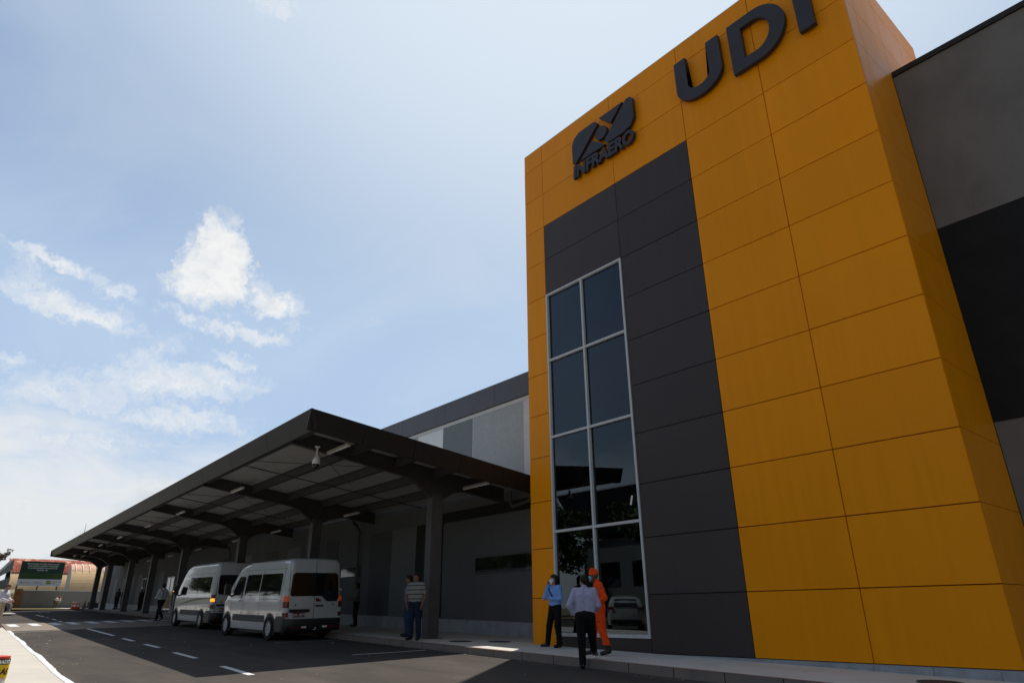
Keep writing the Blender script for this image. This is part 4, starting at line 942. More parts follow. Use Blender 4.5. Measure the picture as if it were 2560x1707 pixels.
def hatchback(label, m):
    t = thing('parked_car', label, 'car', (0, 0, 0))
    top = [(0, .95), (.04, 1.02), (.18, 1.30), (.5, 1.48), (1.4, 1.55), (2.1, 1.50), (2.5, 1.36), (3.05, 1.02), (3.4, .94), (3.9, .80), (4.05, .62)]
    h = Hull(4.05, top, [(0, .78), (.15, .85), (3.3, .85), (3.8, .76), (4.05, .55)], [(0, .32), (.4, .22), (3.7, .22), (4.05, .3)], [(0, .93), (.3, 1.0), (.58, .99), (.72, .92), (1, .74)], .0)
    h.mesh('body', m, t, 50)
    for s in (1, -1):
        h.patch('rear_side_window', M['vanglass'], t, .55, 1.45, 1.0, 1.38, .04, s, slant=(.18, 0)); h.patch('front_side_window', M['vanglass'], t, 1.52, 2.72, 1.0, 1.38, .04, s, slant=(0, -.45))
        for x in (.72, 3.25): arch(h, t, x, .30, s, .36); wheel(t, x, s*(h.width(x, .4)-.08), .30, .19, s, 5)
        bm = bmesh.new(); box(bm, 2.5, 2.62, *(sorted((s*.84, s*1.0))), .96, 1.10); bmesh.ops.bevel(bm, geom=bm.edges[:], offset=.02, segments=2, affect='EDGES'); fin('mirror', bm, M['black_plastic'], t)
        bm = bmesh.new(); vs = [(-.02, s*.56, .78), (-.02, s*.56, 1.02), (.05, s*.60, 1.08), (.03, s*.78, 1.04), (.08, s*.83, 1.0), (.08, s*.84, .8)]; bm.faces.new([bm.verts.new(p) for p in vs]); fin('tail_lamp', bm, M['redlens'], t)
        bm = bmesh.new(); lathe(bm, [(.02, -.07), (.08, -.04), (.085, 0), (.08, .04), (.02, .07)], 14, (3.86, s*.6, .68)); fin('headlight', bm, M['clearlens'], t)
    bm = bmesh.new(); bm.faces.new([bm.verts.new(p) for p in ((.035, -.56, 1.04), (.035, .56, 1.04), (.30, .50, 1.385), (.30, -.50, 1.385))]); o = fin('rear_window', bm, M['vanglass'], t)
    for v in o.data.vertices: v.co.x -= .03; v.co.z += .015
    bm = bmesh.new(); bm.faces.new([bm.verts.new(p) for p in ((3.04, -.66, 1.05), (3.04, .66, 1.05), (2.48, .55, 1.39), (2.48, -.55, 1.39))]); o = fin('windscreen', bm, M['vanglass'], t)
    for v in o.data.vertices: v.co.x += .02; v.co.z += .02
    bm = bmesh.new(); box(bm, -.03, .1, -.7, .7, .3, .5); fin('bumper', bm, M['black_plastic'], t)
    return t
car1 = hatchback('silver white hatchback parked across the road, mirrored in the tower window', mat('silver white car paint', (.38, .38, .36), .3, .5, coat=.8))
place_vehicle(car1, (-8.6, -13.6, .5, 0), 228, .05)
car2 = copy_tree(car1); car2['label'] = 'white car partly behind the man reading papers at the left edge'
place_vehicle(car2, (-50.5, -9.5, .7, 0), 110, .0)

# ------------------------------------------------------------------ people (implicit surface -> one continuous mesh)
def polygonise(prims, res, k=.02, cut=None, pad=.06):
    P = np.array([[*a, *b] for a, b, _, _ in prims]); rm = max(max(p[2], p[3]) for p in prims)
    lo = np.minimum(P[:, :3].min(0), P[:, 3:].min(0))-rm-pad; hi = np.maximum(P[:, :3].max(0), P[:, 3:].max(0))+rm+pad
    n = np.ceil((hi-lo)/res).astype(int)+1; V = np.full(n, .09, dtype=np.float32)
    ax = [lo[i]+np.arange(n[i])*res for i in range(3)]
    for a, b, ra, rb in prims:
        a = np.array(a, float); b = np.array(b, float); r = max(ra, rb)+max(k, .01)+2*res
        i0 = np.maximum(((np.minimum(a, b)-r-lo)/res).astype(int), 0); i1 = np.minimum(((np.maximum(a, b)+r-lo)/res).astype(int)+2, n)
        X, Y, Z = np.meshgrid(ax[0][i0[0]:i1[0]], ax[1][i0[1]:i1[1]], ax[2][i0[2]:i1[2]], indexing='ij')
        ab = b-a; L2 = max(ab@ab, 1e-9); t = np.clip(((X-a[0])*ab[0]+(Y-a[1])*ab[1]+(Z-a[2])*ab[2])/L2, 0, 1)
        d = np.sqrt((X-a[0]-t*ab[0])**2+(Y-a[1]-t*ab[1])**2+(Z-a[2]-t*ab[2])**2)-(ra+(rb-ra)*t)
        s = V[i0[0]:i1[0], i0[1]:i1[1], i0[2]:i1[2]]
        hh = np.clip(.5+.5*(d-s)/k, 0, 1); V[i0[0]:i1[0], i0[1]:i1[1], i0[2]:i1[2]] = d+(s-d)*hh-k*hh*(1-hh)
    if cut is not None:
        X, Y, Z = np.meshgrid(*ax, indexing='ij')
        for c in cut: V = np.maximum(V, c(X, Y, Z))
    for q in range(3):
        sl = [slice(None)]*3
        for e in (0, -1): sl[q] = e; V[tuple(sl)] = np.maximum(V[tuple(sl)], .01)
    S = V < 0; c = [n[0]-1, n[1]-1, n[2]-1]
    acc = np.zeros((*c, 3)); cnt = np.zeros(c)
    for axis in range(3):
        for o1 in (0, 1):
            for o2 in (0, 1):
                off = [0, 0, 0]; oth = [i for i in range(3) if i != axis]; off[oth[0]] = o1; off[oth[1]] = o2
                off2 = list(off); off2[axis] = 1
                A = V[off[0]:off[0]+c[0], off[1]:off[1]+c[1], off[2]:off[2]+c[2]]; B = V[off2[0]:off2[0]+c[0], off2[1]:off2[1]+c[1], off2[2]:off2[2]+c[2]]
                ch = (A < 0) != (B < 0); t = np.where(ch, A/np.where(ch, A-B, 1), 0)
                for i in range(3): acc[..., i] += np.where(ch, (t if i == axis else off[i]), 0)
                cnt += ch
    m_ = cnt > 0; idx = -np.ones(c, int); idx[m_] = np.arange(m_.sum())
    g = np.argwhere(m_); verts = lo+(g+acc[m_]/cnt[m_][:, None])*res
    faces = []
    for axis in range(3):
        o = [i for i in range(3) if i != axis]
        if axis == 1: o = [2, 0]
        A = S; sl0 = [slice(1, n[i]-1) for i in range(3)]; sl0[axis] = slice(0, n[axis]-1); sl1 = list(sl0); sl1[axis] = slice(1, n[axis])
        a, b = S[tuple(sl0)], S[tuple(sl1)]; e = np.argwhere(a != b); st = a[a != b]
        base = e + np.array([0 if i == axis else 1 for i in range(3)])
        def at(d1, d2):
            q = base.copy(); q[:, o[0]] -= d1; q[:, o[1]] -= d2; return idx[q[:, 0], q[:, 1], q[:, 2]]
        Q = np.stack([at(0, 0), at(1, 0), at(1, 1), at(0, 1)], 1); Q[~st] = Q[~st][:, ::-1]; faces.append(Q)
    return verts, np.concatenate(faces)
def sdf_obj(name, prims, res, m, parent, k=.02, cut=None):
    v, f = polygonise(prims, res, k, cut)
    me = bpy.data.meshes.new(name); me.from_pydata(v.tolist(), [], f.tolist()); me.update()
    return link_mesh(name, me, m, parent, 180)

def V3(*a): return np.array(a, float)
def person(label, loc, heading, H=1.70, shirt=(.5, .5, .5), trousers=(.01, .01, .012), skin=(.30, .17, .11), hair=(.012, .009, .008), shoes=(.01, .01, .01), res=.009,
           pose=None, sleeves='long', cap=None, mask=None, long_hair=False, stripes=False, group=None, extras=None, suit=False, build=1.0, hem=.93, hands=True):
    """local frame: +x = person's right, +y = facing, z up. heading = world angle (deg) of the facing direction. pose overrides joints (right side keys R*, left L*)"""
    s = H/1.72
    J = dict(pelvis=V3(0, 0, .95), chest=V3(0, .0, 1.30), neck=V3(0, -.01, 1.46), head=V3(0, .02, 1.60), headyaw=0., headpitch=0.,
             Rhip=V3(.09, 0, .92), Rkn=V3(.11, .02, .50), Ran=V3(.12, -.02, .09), Rtoe=V3(.15, .15, .035), Lhip=V3(-.09, 0, .92), Lkn=V3(-.11, .02, .50), Lan=V3(-.12, -.02, .09), Ltoe=V3(-.15, .15, .035),
             Rsh=V3(.185, -.005, 1.41), Rel=V3(.245, -.03, 1.13), Rwr=V3(.25, .06, .89), Lsh=V3(-.185, -.005, 1.41), Lel=V3(-.245, -.03, 1.13), Lwr=V3(-.25, .06, .89), Rhand=None, Lhand=None)
    for kk, vv in (pose or {}).items(): J[kk] = np.array(vv, float) if isinstance(vv, (tuple, list)) else vv
    t = thing('person', label, 'person', loc, R(heading-90), group)
    t.scale = (s, s, s)
    w = build
    torso = lambda g: [(V3(.075*w, .0, .0)+J['pelvis']+V3(0, 0, .06), J['chest']+V3(.085*w, 0, 0), .095*w+g, .112*w+g), (V3(-.075*w, .0, .0)+J['pelvis']+V3(0, 0, .06), J['chest']+V3(-.085*w, 0, 0), .095*w+g, .112*w+g),
                       (J['Rsh']*.86+J['neck']*.14-V3(0, 0, .02), J['Lsh']*.86+J['neck']*.14-V3(0, 0, .02), .062+g, .062+g), (J['pelvis']+V3(0, .04*w, .1), J['chest']+V3(0, .03, 0), .09*w+g*.8, .085*w+g*.8)]
    hips = lambda g: [(J['Rhip']-V3(.02, 0, -.03), J['Lhip']+V3(.02, 0, .03), .108*w+g, .108*w+g)]
    def leg(S, g, full=True): return [(J[S+'hip'], J[S+'kn'], .088*w+g, .058+g), (J[S+'kn'], J[S+'an']+(J[S+'kn']-J[S+'an'])*.03, .055+g, .040+g*1.2)]
    def arm(S, g): return [(J[S+'sh'], J[S+'el'], .050+g, .040+g), (J[S+'el'], J[S+'wr'], .038+g, .027+g)]
    # head frame
    hy, hp = R(J['headyaw']), R(J['headpitch']); hc = J['head']
    def hd(x, y, z):
        y2, z2 = y*math.cos(hp)-z*math.sin(hp), y*math.sin(hp)+z*math.cos(hp)
        return hc + V3(x*math.cos(hy)-y2*math.sin(hy), x*math.sin(hy)+y2*math.cos(hy), z2)
    head = [(hd(0, -.025, .035), hd(0, .015, .03), .083, .078), (hd(0, .03, -.03), hd(0, .05, -.075), .062, .040), (hd(.03, .03, -.05), hd(-.03, .03, -.05), .045, .045),
            (hd(0, .098, .0), hd(0, .112, -.018), .010, .015), (hd(.078, -.005, .01), hd(.082, -.012, -.02), .014, .010), (hd(-.078, -.005, .01), hd(-.082, -.012, -.02), .014, .010),
            (hd(.02, .088, -.052), hd(-.02, .088, -.052), .011, .011), (hd(.034, .082, .028), hd(-.034, .082, .028), .014, .014),
            (J['neck']-V3(0, 0, .03), hd(0, -.01, -.05), .054, .050)]
    def hand(S):
        wr, el = J[S+'wr'], J[S+'el']; d = (wr-el)/np.linalg.norm(wr-el)
        if J[S+'hand'] is not None: d = J[S+'hand']/np.linalg.norm(J[S+'hand'])
        sgn = 1 if S == 'R' else -1
        a = np.cross(d, V3(1, 0, 0)*sgn); a = a/(np.linalg.norm(a)+1e-9)      # across the palm
        if np.linalg.norm(a) < .1: a = V3(0, 1, 0)
        nrm = np.cross(a, d)*sgn; out = []
        out += [(wr, wr+d*.075+a*.018, .024, .022), (wr, wr+d*.075-a*.018, .024, .022)]
        for i, (o, L_) in enumerate(((-.030, .060), (-.010, .074), (.011, .078), (.031, .068))):
            b = wr+d*.088+a*o; c = b+d*L_*.5-nrm*.010; e = c+d*L_*.40-nrm*.026
            out += [(b-d*.02, c, .0105, .0095), (c, e, .0095, .008)]
        b = wr+d*.030+a*.030; c = b+d*.030+a*.026-nrm*.006; out += [(b, c, .0125, .0105), (c, c+d*.028+a*.006-nrm*.010, .0105, .009)]
        return out
    feet = lambda S, g: [(J[S+'an'], J[S+'an']+V3(0, 0, -.02), .040+g, .040+g), (J[S+'an']+(J[S+'toe']-J[S+'an'])*-.12+V3(0, 0, -.035), J[S+'toe'], .036+g, .030+g)]
    body = torso(0)+hips(0)+leg('R', 0)+leg('L', 0)+arm('R', 0)+arm('L', 0)+head+feet('R', 0)+feet('L', 0)
    if hands: body += hand('R')+hand('L')
    sk = mat('skin %.2f' % skin[0], skin, .5, .4)
    sdf_obj('body', body, res, sk, t, .018)
    def cloth(c, nm): return mat('%s cloth %.3f %.3f %.3f' % (nm, *c), c, .85, .2, noise=(14, .10), bump=(16, .5, .02))
    def sole(S):
        zb = min(J[S+'an'][2]-.085, J[S+'toe'][2]-.035); return zb
    # shoes
    for S in ('R', 'L'):
        boots = suit
        pr_ = feet(S, .012)+([(J[S+'an'], J[S+'an']+(J[S+'kn']-J[S+'an'])*.35, .05, .062)] if boots else [])
        sdf_obj('shoe', pr_, max(res, .009), mat('shoe leather %.3f' % shoes[0], shoes, .4, .5), t, .015)
    if suit:
        cut = []
        pr_ = torso(.022)+hips(.024)+leg('R', .030)+leg('L', .030)+arm('R', .020)+arm('L', .020)+[(J['neck']-V3(0, 0, .02), J['neck']+V3(0, 0, .03), .068, .066)]
        an = min(J['Ran'][2], J['Lan'][2])
        sdf_obj('jumpsuit', pr_, res, cloth(shirt, 'suit'), t, .025, [lambda X, Y, Z: .20+min(0, 0)-Z])
    else:
        pr_ = hips(.016)+leg('R', .022)+leg('L', .022)
        sdf_obj('trousers', pr_, res, cloth(trousers, 'trouser'), t, .022, [lambda X, Y, Z: Z-1.06])
        if sleeves == 'long': aa = arm('R', .018)+arm('L', .018)
        else: aa = [(J[S+'sh'], J[S+'sh']+(J[S+'el']-J[S+'sh'])*.72, .066, .062) for S in ('R', 'L')]
        pr_ = torso(.020)+aa+[(J['pelvis']+V3(.05*w, 0, .02), J['pelvis']+V3(-.05*w, 0, .02), .118*w, .118*w), (J['neck']-V3(0, 0, .04), J['neck']+V3(0, -.005, .02), .066, .060)]
        so_ = sdf_obj('shirt', pr_, res, cloth(shirt, 'shirt') if not stripes else MATS.get('striped shirt') or striped(shirt), t, .025, [lambda X, Y, Z: np.where(np.hypot(X, Y-J['pelvis'][1]) < .30, hem-Z, -1.)])
    # hair
    hr = mat('hair %.3f' % hair[0], hair, .6, .3, noise=(30, .3))
    if cap is None or long_hair:
        pr_ = [(hd(0, -.03, .045), hd(0, .008, .055), .088, .082), (hd(0, -.055, .0), hd(0, -.05, -.035), .068, .05), (hd(.045, -.02, .03), hd(-.045, -.02, .03), .055, .055)]
        if long_hair: pr_ += [(hd(.055, -.03, .02), hd(.06, -.03, -.13), .042, .030), (hd(-.055, -.03, .02), hd(-.06, -.03, -.13), .042, .030), (hd(0, -.06, 0), hd(0, -.075, -.16), .062, .045)]
        fdir = hd(0, 1, 0)-hc; fz = hd(0, 0, 1)-hc
        sdf_obj('hair', pr_, max(res*.8, .007), hr, t, .02)
    if cap is not None:
        pr_ = [(hd(0, -.02, .055), hd(0, .01, .05), .096, .092), (hd(0, -.02, .11), hd(0, .0, .11), .070, .070), (hd(.03, .10, .045), hd(-.03, .10, .045), .018, .018)] if not suit else [(hd(0, -.02, .06), hd(0, .012, .055), .096, .092), (hd(.03, .03, .135), hd(-.03, .03, .135), .052, .052), (hd(0, -.04, .12), hd(0, .04, .12), .05, .05)]
        sdf_obj('cap', pr_, max(res*.8, .007), cloth(cap, 'cap'), t, .02, [lambda X, Y, Z: hc[2]+.035-Z])
    if res < .012:
        dark = mat('eye dark', (.01, .008, .008), .3, .5)
        for sx in (.032, -.032):
            sdf_obj('eye', [(hd(sx-.007, .087, .008), hd(sx+.007, .087, .008), .0075, .0075)], .0035, dark, t, .002)
        if not mask: sdf_obj('mouth', [(hd(-.022, .097, -.053), hd(.022, .097, -.053), .004, .004)], .003, mat('lips', (.22, .07, .06), .5), t, .002)
    if mask: sdf_obj('face_mask', [(hd(.028, .072, -.030), hd(-.028, .072, -.030), .044, .044), (hd(0, .085, -.02), hd(0, .075, -.07), .036, .034)], .007, mat('mask %.2f' % mask[0], mask, .8, .2), t, .02)
    if extras: extras(t, J, hd, res)
    return t
def striped(c):
    m = bpy.data.materials.new('striped shirt'); m.use_nodes = True; MATS['striped shirt'] = m; nt = m.node_tree; b = nt.nodes['Principled BSDF']; b.inputs['Roughness'].default_value = .9
    tc = nt.nodes.new('ShaderNodeTexCoord'); sp = nt.nodes.new('ShaderNodeSeparateXYZ'); nt.links.new(tc.outputs['Object'], sp.inputs[0])
    a = nt.nodes.new('ShaderNodeMath'); a.operation = 'MODULO'; a.inputs[1].default_value = .115; nt.links.new(sp.outputs[2], a.inputs[0])
    g = nt.nodes.new('ShaderNodeMath'); g.operation = 'LESS_THAN'; g.inputs[1].default_value = .024; nt.links.new(a.outputs[0], g.inputs[0])
    mx = nt.nodes.new('ShaderNodeMixRGB'); mx.inputs[1].default_value = (*c, 1); mx.inputs[2].default_value = (.03, .03, .04, 1); nt.links.new(g.outputs[0], mx.inputs[0]); nt.links.new(mx.outputs[0], b.inputs['Base Color']); return m

# --- woman on the phone, facing the road
def ex_phone(t, J, hd, res):
    bm = bmesh.new(); c = Vector(hd(.095, .0, -.01)); box(bm, c.x-.006, c.x+.006, c.y-.035, c.y+.035, c.z-.07, c.z+.07); fin('phone', bm, M['black_plastic'], t)
    sdf_obj('strap', [(V3(.12, .10, 1.40), V3(.02, .135, 1.28), .016, .016), (V3(.02, .135, 1.28), V3(-.10, .14, 1.12), .016, .018)], .008, mat('navy strap', (.01, .012, .03), .8), t, .01)
person('woman in a light blue shirt and white mask holding a phone to her ear', (1.25, -.40, zp(1.25)+.0), 270, 1.62, (.20, .36, .78), (.006, .006, .008), (.36, .2, .13), (.02, .012, .01), (.008, .007, .007), .0085,
       dict(Rsh=(.165, 0, 1.40), Lsh=(-.165, 0, 1.40), Rel=(.27, .10, 1.17), Rwr=(.14, .10, 1.46), Rhand=(-.25, -.25, 1), Lel=(-.25, .04, 1.14), Lwr=(-.02, .20, 1.14), Lhand=(1, -.1, .1),
            Lhip=(-.09, 0, .92), Rkn=(.20, .03, .50), Ran=(.32, -.01, .09), Rtoe=(.42, .10, .035), Lkn=(-.10, .03, .50), Lan=(-.12, -.02, .09), Ltoe=(-.12, .15, .035), headyaw=-12), mask=(.70, .74, .80), long_hair=True, extras=ex_phone, build=.9, hem=.96)
# --- man in lilac shirt stepping up on to the kerb (seen from behind)
z_, kz = zr(4.0, -2.4), zp(3.2)
person('man in a lilac shirt and black trousers seen from behind, stepping on to the kerb', (4.10, -2.36, z_), 128, 1.66, (.40, .38, .56), (.006, .006, .007), (.33, .19, .12), (.010, .008, .007), (.008, .008, .008), .0085,
       dict(Lhip=(-.09, 0, .92), Lkn=(-.09, -.01, .50), Lan=(-.08, -.06, .09), Ltoe=(-.12, .11, .035), Rkn=(.10, .22, .55), Ran=(.10, .44, .30), Rtoe=(.13, .60, .235),
            pelvis=(0, .02, .95), chest=(.01, .06, 1.30), neck=(.0, .06, 1.46), head=(.0, .09, 1.60), Rsh=(.19, .05, 1.41), Lsh=(-.19, .05, 1.41), Lel=(-.31, -.02, 1.14), Lwr=(-.20, .06, .93), Lhand=(.3, .2, -1), Rel=(.27, .04, 1.14), Rwr=(.17, .25, 1.03), headyaw=38), build=1.06, hem=.95)
# --- fire crew member in orange
def ex_fire(t, J, hd, res):
    for S, z in (('R', 0), ('L', 0)):
        el, wr = J[S+'el'], J[S+'wr']; c = el+(wr-el)*.78; d = (wr-el)/np.linalg.norm(wr-el); sdf_obj('reflective_cuff', [(c, c+d*.03, .052, .050)], .008, mat('silver tape', (.35, .34, .32), .4), t, .01)
        kn, an = J[S+'kn'], J[S+'an']; sdf_obj('knee_patch', [(kn*.55+an*.45+V3(0, .05, 0), kn*.4+an*.6+V3(0, .05, 0), .045, .04)], .009, mat('black patch', (.01, .01, .01), .8), t, .01)
        hp_ = J[S+'hip']; sdf_obj('pocket_trim', [(hp_*.4+kn*.6+V3(-.05, .04, 0), hp_*.4+kn*.6+V3(.05, .04, 0), .05, .05)], .012, mat('black patch', (.01, .01, .01), .8), t, .01, [lambda X, Y, Z, z0=(hp_*.4+kn*.6)[2]: np.abs(Z-z0)-.008])
    sh, el = J['Lsh'], J['Lel']; c = sh*.7+el*.3; sdf_obj('shoulder_badge', [(c+V3(-.036, 0, 0), c+V3(-.038, 0, -.02), .036, .034)], .008, mat('badge dark', (.03, .03, .05), .7), t, .01)
person('person in a bright orange jumpsuit, orange cap and black boots', (3.46, -1.25, zp(3.4)), 228, 1.64, (.95, .085, .01), (.95, .085, .01), (.12, .07, .05), (.01, .008, .008), (.008, .008, .008), .0085,
       dict(Rkn=(.10, .14, .53), Ran=(.11, .18, .10), Rtoe=(.12, .34, .04), Lkn=(-.10, -.02, .50), Lan=(-.11, -.14, .11), Ltoe=(-.12, .01, .04), Lel=(-.30, -.10, 1.14), Lwr=(-.20, .12, 1.0), Rel=(.28, -.04, 1.14), Rwr=(.20, .16, 1.02), neck=(0, .03, 1.46), head=(0, .09, 1.59)), cap=(.95, .085, .01), mask=(.25, .45, .62), suit=True, extras=ex_fire)
# --- group by the grey column
person('man in a white polo shirt with thin dark stripes standing by the grey column', (-3.02, -1.62, zp(-3)), 300, 1.72, (.25, .24, .22), (.015, .022, .045), (.20, .11, .075), (.012, .01, .009), (.012, .011, .01), .010,
       dict(Rel=(.27, .02, 1.14), Rwr=(.22, .14, .98), Lel=(-.27, -.02, 1.13), Lwr=(-.25, .10, .90)), sleeves='short', stripes=True, cap=None, build=1.12)
person('man in a pale blue shirt and jeans behind the striped polo man', (-4.60, -.84, zp(-4.6)), 250, 1.70, (.19, .20, .34), (.03, .05, .13), (.20, .11, .075), (.012, .01, .009), res=.011, pose=dict(Lel=(-.28, 0, 1.14)))
person('person in dark clothes half hidden behind the grey canopy column, holding a white paper', (-4.62, -.05, zp(-4.6)), 310, 1.60, (.06, .02, .02), (.01, .01, .012), (.22, .12, .08), (.03, .012, .01), res=.012, pose=dict(Lel=(-.25, .05, 1.13), Lwr=(-.20, .25, 1.02)),
       extras=lambda t, J, hd, res: fin('paper', (lambda bm: (box(bm, -.26, -.14, .33, .335, .92, 1.09), bm)[1])(bmesh.new()), M['white'], t))
def ex_tie(t, J, hd, res):
    sdf_obj('tie', [(V3(0, .13, 1.42), V3(0, .155, 1.22), .016, .022), (V3(0, .155, 1.22), V3(0, .150, 1.02), .022, .026)], .010, mat('navy tie', (.008, .009, .02), .8), t, .01)
person('man in a white shirt and dark tie walking on the crossing beside the vans', (-25.4, -2.45, zr(-25.4, -2.4)+.05), 205, 1.76, (.55, .56, .60), (.008, .008, .01), (.12, .07, .05), (.008, .008, .008), res=.011,
       pose=dict(Rkn=(.09, .20, .52), Ran=(.09, .24, .10), Rtoe=(.10, .40, .05), Lkn=(-.09, -.10, .50), Lan=(-.09, -.36, .14), Ltoe=(-.09, -.22, .05), Rel=(.27, -.05, 1.14), Rwr=(.22, .2, 1.06), Lel=(-.27, -.02, 1.14), Lwr=(-.2, .2, 1.06)), extras=ex_tie)
FG = 'people standing in the shade at the far end of the canopy'
person('person in dark brown clothes standing at the far end of the canopy', (-55.0, 1.5, zp(-55)), 300, 1.66, (.05, .04, .035), (.01, .01, .01), res=.016, hands=False, group=FG)
person('person in dark blue clothes at the far canopy end, nearer the wall', (-54.0, 1.70, zp(-54)), 250, 1.64, (.012, .014, .03), (.01, .01, .012), res=.016, hands=False, group=FG)
person('person in black leaning near the terminal wall between the far columns', (-47.6, 1.65, zp(-47.6)), 290, 1.60, (.012, .012, .012), (.01, .01, .012), res=.016, hands=False, group=FG)
# seated person by the last column and dark clothed person behind the rear van
SIT = dict(pelvis=(0, 0, .50), chest=(0, .06, .86), neck=(0, .07, 1.02), head=(0, .10, 1.16), Rhip=(.09, 0, .48), Lhip=(-.09, 0, .48), Rkn=(.11, .42, .48), Lkn=(-.11, .42, .48), Ran=(.11, .42, .09), Lan=(-.11, .42, .09), Rtoe=(.12, .58, .035), Ltoe=(-.12, .58, .035), Rsh=(.18, .06, .97), Lsh=(-.18, .06, .97), Rel=(.22, .12, .72), Lel=(-.22, .12, .72), Rwr=(.12, .34, .62), Lwr=(-.12, .34, .62))
def bench(loc, rz, lab):
    t = thing('bench', lab, 'bench', loc, rz)
    bm = bmesh.new()
    for k in range(4): box(bm, -.7, .7, -.20+k*.105, -.20+k*.105+.09, .40, .43)
    fin('seat', bm, M['steel'], t)
    for x in (-.55, .55):
        bm = bmesh.new(); box(bm, x-.03, x+.03, -.18, .18, 0, .399); fin('leg', bm, M['steel'], t)
person('seated person in a white top beside the farthest canopy columns', (-62.6, 1.15, zp(-62.6)-.0), 290, 1.66, (.5, .5, .5), (.05, .05, .06), res=.016, hands=False, pose=SIT, hem=.42)
bench((-62.6, 1.12, zp(-62.6)), R(20), 'low dark bench under the seated person beside the farthest columns')
person('person in a grey top and black trousers standing in shade behind the rear van', (-11.95, 1.35, zp(-11.95)), 250, 1.62, (.14, .13, .13), (.008, .008, .01), (.16, .09, .06), (.008, .007, .007), res=.011, pose=dict(Rel=(.24, .08, 1.15), Rwr=(.05, .22, 1.12), Lel=(-.26, .05, 1.13), Lwr=(-.12, .24, 1.08)), long_hair=True)
# man at the left edge with papers, in the sun
def ex_paper(t, J, hd, res):
    bm = bmesh.new(); hexa(bm, [(-.10, .36, 1.02), (.12, .34, 1.00), (.12, .60, 1.10), (-.10, .62, 1.12), (-.10, .36, 1.026), (.12, .34, 1.006), (.12, .60, 1.106), (-.10, .62, 1.126)]); fin('paper', bm, M['white'], t)
person('man in a pale shirt and khaki trousers reading papers at the left edge', (-22.9, -9.28, zr(-22.9, -10)+.10), 50, 1.70, (.60, .58, .66), (.46, .38, .27), (.40, .22, .15), (.10, .06, .04), (.16, .03, .02), .011,
       dict(chest=(0, .05, 1.30), neck=(0, .08, 1.46), head=(0, .12, 1.59), headpitch=-18, Rsh=(.185, .05, 1.40), Lsh=(-.185, .05, 1.40), Rel=(.25, .10, 1.14), Rwr=(.12, .34, 1.04), Lel=(-.25, .10, 1.14), Lwr=(-.12, .34, 1.06)))
# gardener bending by the far wall
person('gardener in a white shirt and red cap bending down by the grey wall', (-70.0, -.9, 1.72), 20, 1.66, (.62, .62, .6), (.10, .08, .05), (.2, .11, .08), cap=(.55, .03, .02), res=.016, hands=False, hem=.70, sleeves='short',
       pose=dict(pelvis=(0, -.05, .62), chest=(0, .30, .80), neck=(0, .44, .86), head=(0, .56, .88), headpitch=-30, Rhip=(.09, -.08, .58), Lhip=(-.09, -.08, .58), Rkn=(.12, .18, .42), Lkn=(-.12, .18, .42), Ran=(.12, -.04, .09), Lan=(-.12, -.04, .09), Rsh=(.18, .38, .84), Lsh=(-.18, .38, .84), Rel=(.2, .45, .58), Lel=(-.2, .45, .58), Rwr=(.1, .6, .4), Lwr=(-.1, .6, .4)))

# ------------------------------------------------------------------ cones and barrel
def cone(loc, lab, col='coneorange', band=True):
    t = thing('traffic_cone', lab, 'traffic cone', loc, random.uniform(0, 1), 'traffic cones near the far kerb')
    bm = bmesh.new(); box(bm, -.19, .19, -.19, .19, 0, .035); fin('base', bm, M[col], t)
    bm = bmesh.new(); P_ = [(.14, .036), (.105, .24), (.082, .38), (.06, .52), (.03, .70)]; lathe(bm, P_, 20, mi=[0, 1 if band else 0, 0, 1 if band else 0]); fin('cone_body', bm, [M[col], M['white']], t, 60)
zc_ = zr(-60, -1)+.06
for (x, y, l) in ((-60.8, -.80, 'red and white cone, leftmost of the cluster by the far kerb'), (-61.1, -.52, 'red and white cone in the middle of the cluster by the far kerb'), (-60.7, -.34, 'red and white cone, rightmost of the cluster by the far kerb')):
    cone((x, y, zc_), l)
cone((-60.4, .05, zc_), 'dark red cone standing alone right of the cone cluster', 'darkcone' if 'darkcone' in M else 'post_brown', False)
def barrel():
    x, y = 4.79, -11.54; z = zr(x, -10)+.10
    t = thing('traffic_barrel', 'red and white banded barrel with black and yellow warning labels', 'barrier', (x, y, z), R(-32))
    bm = bmesh.new(); r = .135
    r = .135; lathe(bm, [(r+.02, 0), (r+.02, .03), (r+.004, .04), (r, .20), (r, .30), (r, .425), (r-.001, .50), (r-.002, .68), (r-.004, .695), (r-.03, .70)], 36, mi=[0, 0, 0, 1, 0, 1, 0, 0, 0]); fin('barrel_body', bm, [M['coneorange'], M['white']], t, 40)
    def wrap(z0, z1, a0, a1, m, nm, rr):
        bm = bmesh.new(); rows = []
        for i in range(17):
            a = R(a0+(a1-a0)*i/16); rows.append([bm.verts.new((rr*math.cos(a), rr*math.sin(a), q)) for q in (z0, z1)])
        for A, B in zip(rows, rows[1:]): bm.faces.new((A[0], B[0], B[1], A[1]))
        return fin(nm, bm, m, t, 180)
    wrap(.622, .672, -90, 114, M['labelblack'], 'black_label', r+.003); wrap(.50, .621, -90, 114, M['labelyellow'], 'yellow_label', r+.003)
    for s, size, z0, m in (('CUIDADO', .046, .631, M['lettering']), ('OBRAS', .078, .533, M['labelblack'])):
        me = text_mesh(s, size, .001, shear=.2, bold=.002, align='RIGHT')
        for v in me.vertices:
            a = R(94)+v.co.x/(r+.005); rr = r+.006+v.co.z; zz = v.co.y+z0; v.co = Vector((rr*math.cos(a), rr*math.sin(a), zz))
        link_mesh('lettering', me, m, t)
barrel()

